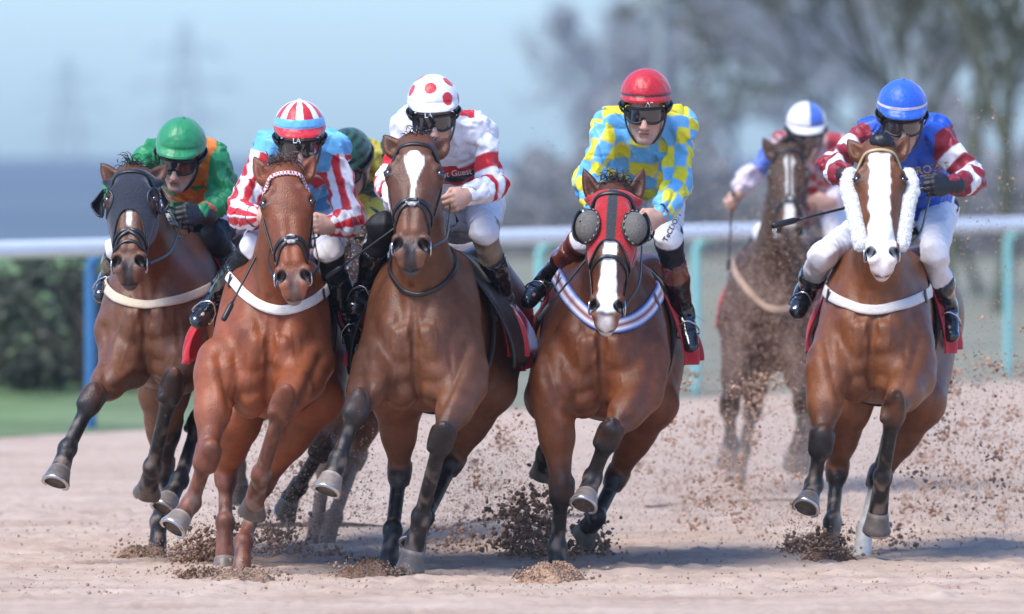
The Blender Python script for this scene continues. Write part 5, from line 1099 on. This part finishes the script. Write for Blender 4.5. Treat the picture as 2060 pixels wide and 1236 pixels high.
    if k == 5: pth, wd, cl = [(-.31, .24, .6), (-.27, .21, .3), (-.2, .17, .08), (-.1, .12, -.06), (.0, .105, -.1), (.12, .12, -.05), (.22, .17, .1), (.28, .2, .35), (.31, .22, .6)], .05, (.62, .57, .53)
    if k == 6: pth, wd, cl = [(-.28, .34, .6), (-.22, .3, .3), (-.14, .2, .08), (-.05, .06, -.05), (.06, -.0, -.08), (.16, .04, .0), (.26, .16, .2), (.3, .26, .6)], .04, (.34, .22, .15)
    if k == 3: pth, wd, cl, nm = [(-.22, .5, .5), (-.16, .45, .25), (-.12, .33, .06), (-.05, .235, -.03), (.03, .21, -.05), (.1, .24, -.01), (.16, .33, .1), (.19, .45, .3), (.22, .5, .5)], .02, BLK, 'neck_strap'
    if pth:
        pts = chest_strap(h, m, pth, wd, .008, .008, cl, 60, cf); o = m.build(nm, M_CLOTH() if nm == 'breastgirth' else M_LEATHER(), h.root)
        if k in (1, 2, 4, 5):
            for i in (14, len(pts) - 15):
                mm = MB(); t_ = nrm(pts[i + 1] - pts[i - 1]); nn = nrm(np.cross(np.cross(t_, -A + L * (1 if i > 30 else -1) * .5), t_)); b = np.cross(t_, nn); mm.ribbon([pts[i] + b * q * wd * .62 + nn * .012 for q in np.linspace(-1, 1, 6)], [nn] * 6, .026, .006, (.03, .025, .03) if k != 4 else (.1, .08, .1)); mm.build('breastgirth_keeper', M_LEATHER(), o)
    # girth
    m = MB(); pts, nn = [], []
    for a in np.linspace(0, 360, 73)[:-1]:
        dr = L * math.sin(radians(a)) + V * math.cos(radians(a)); aw, cv, up, dn_ = h.torso.at(.5 * sp.get('s', 1)); bb = up if math.cos(radians(a)) > 0 else dn_; pts.append(h.C + A * .5 + L * (aw + .012) * math.sin(radians(a)) + V * (bb + .012) * math.cos(radians(a))); nn.append(dr)
    m.ribbon(pts, nn, .09, .01, BLK, True); m.build('girth', M_CLOTH(), h.root)
    # saddle cloth, saddle
    red = np.array((.48, .012, .022)); th = np.radians(np.linspace(-103, 103, 73))
    def drape(w0, w1, off, flare, colf, name, thick=.006, thx=th, n=26, wob=1.0, mt=None):
        G, C = [], []
        for wv in np.linspace(w0, w1, n):
            row, cr = [], []; aw, cv, up, dn = h.torso.at(wv * sp.get('s', 1))
            for a in thx:
                f = sstep(math.radians(48), math.radians(112), abs(a)); o_ = off + flare * f * (1 + .35 * wob * math.sin(wv * 26 + a * 3)) + .008 * wob * math.sin(wv * 17 + a * 7)
                bb = up if abs(a) < math.pi / 2 else dn; row.append(h.C + A * wv + L * (aw + o_) * math.sin(a) + V * (cv + (bb + o_ * .6) * math.cos(a) - .05 * f)); cr.append(colf(wv, a))
            G.append(row); C.append(cr)
        m = MB(); m.shell(np.array(G)[::-1], thick, np.array(C)[::-1]); return m.build(name, mt or M_CLOTH(), h.root)
    def cloth3(wv, a):
        if a > 0:
            x, y = (wv - .78) / .17, (math.degrees(a) - 84) / 18
            if x * x + y * y < 1:
                X_, Y_ = x * 2.0, -y * 2.0; Y_ = Y_ + .25
                if (X_ * X_ + Y_ * Y_ - .55) ** 3 - X_ * X_ * Y_ ** 3 * 1.2 < 0: return red
                return np.array((.78, .62, .68))
        return red
    def cloth5(wv, a):
        if a < 0:
            q = math.hypot((wv - .56) / .075, (math.degrees(-a) - 90) / 10)
            if .5 < q < 1: return np.array((.75, .72, .72))
        return red
    drape(.45, .98, .018, {2: .12, 3: .12, 4: .09, 5: .07, 1: .05}.get(k, .06), cloth3 if k == 3 else cloth5 if k == 5 else (lambda wv, a: red), 'saddle_cloth')
    if k == 3: drape(.34, .70, .034, .12, lambda wv, a: np.array((.010, .0095, .0095)), 'saddle_pad', .012, np.radians(np.linspace(-108, 108, 61)), 16, .3, M_LEATHER())
    drape(.46, .92, .045, .0, lambda wv, a: np.array((.03, .02, .015)) * (1.5 if k == 1 else .6), 'saddle', .02, np.radians(np.linspace(-58, 58, 31)), 16, .0)
    # stirrups
    if j is not None:
        for q, (K, Ak, To) in ((-1, ('KL', 'AL', 'TL')), (1, ('KR', 'AR', 'TR'))):
            Kp, Ap, Tp = j.J(j.sp[K]), j.J(j.sp[Ak]), j.J(j.sp[To]); fd = nrm(Tp - Ap); dn = nrm(Ap - Kp); dn = nrm(dn - fd * (dn @ fd)); sd = np.cross(fd, dn); c = Ap + fd * np.linalg.norm(Tp - Ap) * .62
            sh = [(-1, .9), (-1, .3), (-.8, -.6), (-.3, -1.25), (0, -1.35), (.3, -1.25), (.8, -.6), (1, .3), (1, .9), (-1, .9)]; m = MB(); m.tube([c + sd * .052 * x + dn * .046 * y for x, y in sh], .0045, 8, (.5, .5, .5)); st = m.build('stirrup', M_STEEL(), h.root)
            top = T(q * .2, .3, .62); m = MB(); m.ribbon(spline([c - dn * .07, (c - dn * .07) * .5 + top * .5 + L * q * .03, top], 12), [L * q] * 12, .022, .004, BLK); m.build('stirrup_leather', M_LEATHER(), h.root)
def hkk(h): return h.hk
for k in HH: dress(k, HH[k], JJ.get(k))
# ---------------------------------------------------------------- whips
W = lambda k, px, py, dy: P(px, py, HH[k].d + dy)
def held(k, s, px, py, dy, label, **kw):
    g = JJ[k].grip[s]; e = W(k, px, py, dy); whip(g - nrm(e - g) * .06, e, label, **kw)
held(2, -1, 449, 645, -.12, 'black whip hanging down beside the chestnut horse')
held(3, -1, 655, 560, .15, 'long black whip lying across the black boot of the red-spotted rider', r=.0075)
held(4, -1, 1080, 645, .0, 'black whip pointing down beside the chequered rider\'s boot')
held(5, 1, 1553, 455, -.25, 'black whip held out sideways by the blue-capped rider', r=.010)
held(6, -1, 1465, 545, .28, 'sandy whip hanging from the back rider\'s bare hand', r=.008)
# ---------------------------------------------------------------- lettering on cloth
TXW = material('white_print', (.75, .75, .75), .6); TXD = material('navy_print', (.02, .02, .06), .6); TXG = material('gold_print', (.55, .42, .18), .5)
class _B: pass
def he_bvh(j, names=('skull_cap',)):
    dg = bpy.context.evaluated_depsgraph_get(); V, Fc = [], []
    for o in [j.he] + list(j.he.children):
        n = len(V); off = Vector(root_loc(j.root)); V += [tuple(v.co + off) for v in o.data.vertices]; Fc += [tuple(i + n for i in p.vertices) for p in o.data.polygons]
    return BVHTree.FromPolygons(V, Fc)
for k, (px, py) in {2: (600, 284), 3: (865, 233), 4: (1303, 211)}.items():
    cast_text(he_bvh(JJ[k]), 'LAS', px, py, 14, 0, TXW, JJ[k].he, 'lettering', HH[k].d + .1, .002)
cast_text(JJ[5].jb, 'D CROWE', 1856, 343, 23, -9, TXG, JJ[5].jo, 'lettering', 40.3)
cast_text(JJ[5].jb, 'LTD', 1862, 361, 23, -9, TXG, JJ[5].jo, 'lettering', 40.3)
cast_text(JJ[3].jb, 'nt Guest', 919, 349, 17, -7, TXW, JJ[3].jo, 'lettering', 39)
cast_text(JJ[4].bb, 'TeCDON', 1352, 458, 15, -62, TXD, JJ[4].bo, 'lettering', 39.9)
# ================================================================ thrown sand
def ico():
    t = (1 + 5 ** .5) / 2; v = np.array([(-1, t, 0), (1, t, 0), (-1, -t, 0), (1, -t, 0), (0, -1, t), (0, 1, t), (0, -1, -t), (0, 1, -t), (t, 0, -1), (t, 0, 1), (-t, 0, -1), (-t, 0, 1)]) / math.hypot(1, t)
    f = np.array([(0, 11, 5), (0, 5, 1), (0, 1, 7), (0, 7, 10), (0, 10, 11), (1, 5, 9), (5, 11, 4), (11, 10, 2), (10, 7, 6), (7, 1, 8), (3, 9, 4), (3, 4, 2), (3, 2, 6), (3, 6, 8), (3, 8, 9), (4, 9, 5), (2, 4, 11), (6, 2, 10), (8, 6, 7), (9, 8, 1)]); return v, f
IV, IF = ico()
OV = np.array([(1, 0, 0), (-1, 0, 0), (0, 1, 0), (0, -1, 0), (0, 0, 1), (0, 0, -1.0)]); OF = np.array([(0, 2, 4), (2, 1, 4), (1, 3, 4), (3, 0, 4), (2, 0, 5), (1, 2, 5), (3, 1, 5), (0, 3, 5)])
SANDMAT = material('thrown_sand', rough=.95, spec=.05, noise=.35, nscale=60, bump=1.0, bscale=110)
def clods(name, label_unused, P_, sizes, cols, big=True):
    n = len(P_); bv, bf = (IV, IF) if big else (OV, OF); nv = len(bv)
    r = RNG; V = bv[None] * (1 + r.uniform(-.38, .45, (n, nv, 1))) * sizes[:, None, None] * r.uniform(.55, 1.25, (n, 1, 3)); a = r.uniform(0, 6.28, n); c, s = np.cos(a)[:, None], np.sin(a)[:, None]
    x, z = V[:, :, 0].copy(), V[:, :, 2].copy(); V[:, :, 0] = x * c - z * s; V[:, :, 2] = x * s + z * c; V += P_[:, None]
    F_ = (bf[None] + (np.arange(n) * nv)[:, None, None]).reshape(-1, 3); C = np.repeat(cols, nv, 0)
    o = mesh_obj(name, V.reshape(-1, 3), F_, SANDMAT, None, C, big); o['kind'] = 'stuff'; return o
def spray(n, px, py, sx, sy, d, dd, s0, s1, col, pw=2.5, uniform=False):
    r = RNG; x = r.uniform(px - sx, px + sx, n) if uniform else r.normal(px, sx, n); y = r.uniform(py - sy, py + sy, n) if uniform else r.normal(py, sy, n); de = d + r.uniform(-dd, dd, n)
    s = s0 + (s1 - s0) * r.random(n) ** pw; pts = np.array([P(a, b, c) for a, b, c in zip(x, y, de)]); ok = pts[:, 2] > s * .5; c = np.array(col)[None] * r.uniform(.65, 1.35, (n, 1)); return pts[ok], s[ok], c[ok]
def clustered(nc, per, px, py, sx, sy, d, dd, s0, s1, col, rad=9):
    out = [spray(per, RNG.uniform(px - sx, px + sx), RNG.uniform(py - sy, py + sy), RNG.uniform(.4, 1.2) * rad, RNG.uniform(.4, 1.2) * rad, d + RNG.uniform(-dd, dd), .04, s0, s1, col, 2) for _ in range(nc)]
    return tuple(np.concatenate([o[i] for o in out]) for i in range(3))
DKS, RDS, LTS = (.36, .23, .16), (.46, .285, .195), (.44, .29, .2)
L1 = [spray(1500, 1062, 1072, 36, 42, 40.6, .3, .002, .016, DKS, 2.5), spray(800, 1188, 1115, 24, 28, 40.6, .2, .002, .016, DKS, 2.5), spray(600, 1100, 1125, 44, 20, 40.3, .3, .002, .014, DKS, 2.5),
      spray(1400, 400, 1128, 26, 26, 39.9, .2, .002, .014, (.23, .14, .095), 2.5), spray(800, 455, 1105, 17, 32, 39.9, .2, .002, .014, (.2, .12, .085), 2.5), spray(900, 560, 1095, 40, 28, 40.5, .4, .002, .013, RDS),
      spray(1000, 1620, 1108, 24, 15, 40.9, .2, .002, .014, DKS, 2.5), spray(700, 1672, 1105, 18, 18, 40.8, .15, .002, .013, (.2, .12, .085)), spray(400, 1790, 1100, 40, 22, 41.5, .5, .002, .012, RDS),
      spray(800, 900, 1110, 45, 34, 41, .4, .002, .012, RDS), spray(500, 650, 1130, 30, 18, 40.6, .3, .002, .012, RDS), spray(600, 745, 1140, 26, 10, 39.8, .15, .002, .012, (.24, .15, .1))]
L1 += [clustered(26, 30, 960, 960, 80, 180, 43, 1.5, .002, .011, RDS, 12), clustered(60, 30, 1420, 930, 150, 180, 45, 2.5, .002, .012, RDS, 13), clustered(60, 30, 1930, 900, 130, 170, 44, 2.5, .002, .012, RDS, 13), clustered(22, 28, 560, 960, 60, 120, 43, 1, .002, .010, RDS, 12), clustered(34, 24, 1560, 1020, 140, 80, 44, 2, .002, .010, RDS, 12), clustered(16, 8, 1980, 480, 80, 280, 43, 2, .002, .009, RDS)]
L1 += [spray(1600, 1000, 980, 110, 170, 43, 2, .002, .008, RDS, 3, True), spray(2400, 1430, 960, 190, 190, 45, 3, .002, .008, RDS, 3, True), spray(2400, 1930, 900, 140, 190, 44, 3, .002, .008, RDS, 3, True), spray(1300, 620, 990, 130, 130, 42.5, 1, .002, .007, RDS, 3, True)]
L1 += [(lambda a: (a[0], a[1], a[2]))(spray(2600, 1900 if q else 300, 1130, 400, 60, 39, 1.5, .002, .007, RDS, 2.5, True)) for q in ()]
L1 += [spray(420, a, b - 12, c, 10, _F * CAM_H / (b - 345), .12, .002, .009, (.34, .22, .155), 2.2) for a, b, c in ((285, 1122, 34), (494, 1172, 44), (745, 1162, 40), (1108, 1172, 44), (1665, 1130, 36), (405, 1165, 36))]
c3 = lambda L_: [np.concatenate([o[i] for o in L_]) for i in range(3)]
clods('flying_sand_clods', '', *c3(L1))
L2 = [spray(3800, 1960, 560, 130, 330, 43.5, 2.5, .0016, .0045, LTS, 1.5, True), spray(2600, 1560, 640, 130, 330, 46.6, 1.2, .0016, .0045, (.4, .24, .16), 1.5, True), spray(5200, 1545, 690, 75, 150, 47.2, .35, .0018, .005, (.45, .28, .19), 1.5), spray(1600, 1250, 400, 190, 320, 44, 3, .0014, .0038, RDS, 1.5, True), spray(1500, 1690, 700, 130, 260, 44, 2, .0014, .004, LTS, 1.5, True),
      spray(11000, 1450, 1010, 190, 90, 44.5, 2.5, .0015, .0045, (.50, .36, .27), 1.5), spray(11000, 1930, 980, 150, 110, 43.5, 2.5, .0015, .0045, (.50, .36, .27), 1.5), spray(7000, 980, 1010, 110, 90, 43, 2, .0015, .0045, (.50, .36, .27), 1.5), spray(6000, 620, 1010, 110, 90, 42, 1.5, .0015, .0045, (.50, .36, .27), 1.5), spray(3000, 1060, 1060, 60, 60, 40.8, .5, .0015, .004, (.22, .13, .09), 1.5), spray(2000, 420, 1110, 50, 45, 40, .4, .0015, .004, (.26, .16, .11), 1.5), spray(1500, 1640, 1090, 50, 35, 41, .4, .0015, .004, (.24, .14, .1), 1.5), spray(700, 705, 540, 40, 90, 41, .2, .0016, .004, (.55, .4, .3), 1.5, True)]
clods('flying_sand_grains', '', *c3(L2), big=False)
n = 7000; gx = RNG.uniform(-3.0, 3.2, n); gy = 36.8 + 10 * RNG.random(n) ** 1.4; gs = .002 + .006 * RNG.random(n) ** 4
clods('sand_crumbs', '', np.stack([gx, gy, gs * .3 + .004], 1), gs, np.array((.40, .28, .2))[None] * RNG.uniform(.75, 1.3, (n, 1)))
def mound(px, py, wpx, hpx, label, seed, colr=(.38, .25, .175)):
    d = _F * CAM_H / (py - 345); b = P(px, py, d); b[2] = 0; w_ = wpx * 1.15 / _F * d; h_ = hpx * .8 / _F * d; root = thing('sand_mound', label, 'sand', tuple(b), 'sand pushed up by planted hooves'); m = MB(); G, C = [], []; r = np.random.default_rng(seed)
    nA, nR = 220, 70
    for i in range(nR + 1):
        f = i / nR; row, cr = [], []
        for q in range(nA):
            a = 2 * math.pi * q / nA; rr = w_ * f * (1 + .12 * math.sin(3 * a + seed) + .07 * math.sin(7 * a + seed * 2)); x, y = rr * math.cos(a), rr * math.sin(a) * .8; hh = h_ * (1 - f ** 2.6) * (1 - .3 * math.exp(-(f / .35) ** 2)) * (1 + .15 * math.sin(2 * a + seed)); row.append((b[0] + x, b[1] + y, hh)); cr.append(colr)
        G.append(row); C.append(cr)
    G = np.array(G); pts = G.reshape(-1, 3); e = 1 - np.repeat(np.linspace(0, 1, nR + 1), nA) ** 4; dz = (.010 * nz(pts, 35, seed, 9) + .010 * np.abs(nz(pts, 120, seed + 1, 9)) + .008 * np.clip(nz(pts, 330, seed + 4, 9), -.2, 1) + .0025 * r.normal(size=len(pts))) * e; pts[:, 2] += dz; pts[:, :2] += r.normal(size=(len(pts), 2)) * .002; pts[-nA:, 2] = -.03
    cc = np.array(C).reshape(-1, 3) * (1 + .25 * nz(pts, 60, seed + 2))[:, None]; m.grid(pts.reshape(nR + 1, nA, 3), np.clip(cc, .02, .8).reshape(nR + 1, nA, 3), closed=True); m.build('sand_heap', SANDMAT, root)
mound(285, 1122, 46, 26, 'low sand mound thrown up by the hooded brown horse\'s hind hoof', 3)
mound(494, 1172, 58, 30, 'flat sand mound under the chestnut horse\'s planted hoof', 4)
mound(745, 1162, 54, 42, 'dark crumbly sand mound beside the star-faced horse\'s planted hoof', 5, (.25, .15, .1))
mound(1108, 1172, 58, 50, 'high pale sand mound round the red-hooded horse\'s planted foreleg', 6, (.43, .27, .18))
mound(1665, 1130, 48, 24, 'dark sand mound round the white-faced horse\'s dark hind hoof', 7, (.22, .13, .09))
mound(405, 1165, 44, 22, 'broken dark sand clump left of the chestnut horse\'s planted hoof', 8, (.22, .13, .09))

# ---------------------------------------------------------------- soft dust hanging low behind the runners
def dust():
    F = Field(axis(-5, 6.5, .09), axis(40.5, 50, .12), axis(-.1, 1.6, .06)); r = np.random.default_rng(77)
    for px, py, d, rx, rz, n in ((1440, 960, 45.5, 1.0, .34, 9), (1950, 900, 44.5, .9, .42, 10), (1600, 960, 46, .8, .35, 5), (1000, 1020, 43.4, .7, .26, 6), (620, 1030, 42.9, .6, .26, 5), (1240, 1000, 43.8, .8, .28, 6)):
        for _ in range(n):
            c = P(px + r.normal() * 60, py + r.normal() * 45, d + r.normal() * .5); c[2] = max(c[2], .08); q = r.uniform(.5, 1.0); F.add(ellipsoid(c, np.array([rx * .5 * q, .55 * q, rz * .6 * q])), .35)
    V, Q = F.mesh(); V[:, 2] = np.maximum(V[:, 2], .035)
    me = bpy.data.materials.new('dust_air'); me.use_nodes = True; t = me.node_tree; t.nodes.clear(); o_ = t.nodes.new('ShaderNodeOutputMaterial'); v = t.nodes.new('ShaderNodeVolumePrincipled'); v.inputs['Color'].default_value = (.92, .72, .58, 1); v.inputs['Density'].default_value = .09; t.links.new(v.outputs[0], o_.inputs['Volume'])
    o = mesh_obj('dust_cloud', V, Q, me); o['kind'] = 'stuff'
dust()
# ================================================================ damp air over the course
def haze():
    m = MB(); m.box((-3500, -80, -27), (3500, 1620, 36)); me = bpy.data.materials.new('haze_air'); me.use_nodes = True; t = me.node_tree; t.nodes.clear()
    o_ = t.nodes.new('ShaderNodeOutputMaterial'); v = t.nodes.new('ShaderNodeVolumePrincipled'); v.inputs['Color'].default_value = (.80, .92, 1.0, 1); v.inputs['Density'].default_value = .00024; v.inputs['Anisotropy'].default_value = .2
    t.links.new(v.outputs[0], o_.inputs['Volume']); o = m.build('haze', me, None, False); o['kind'] = 'stuff'
haze()
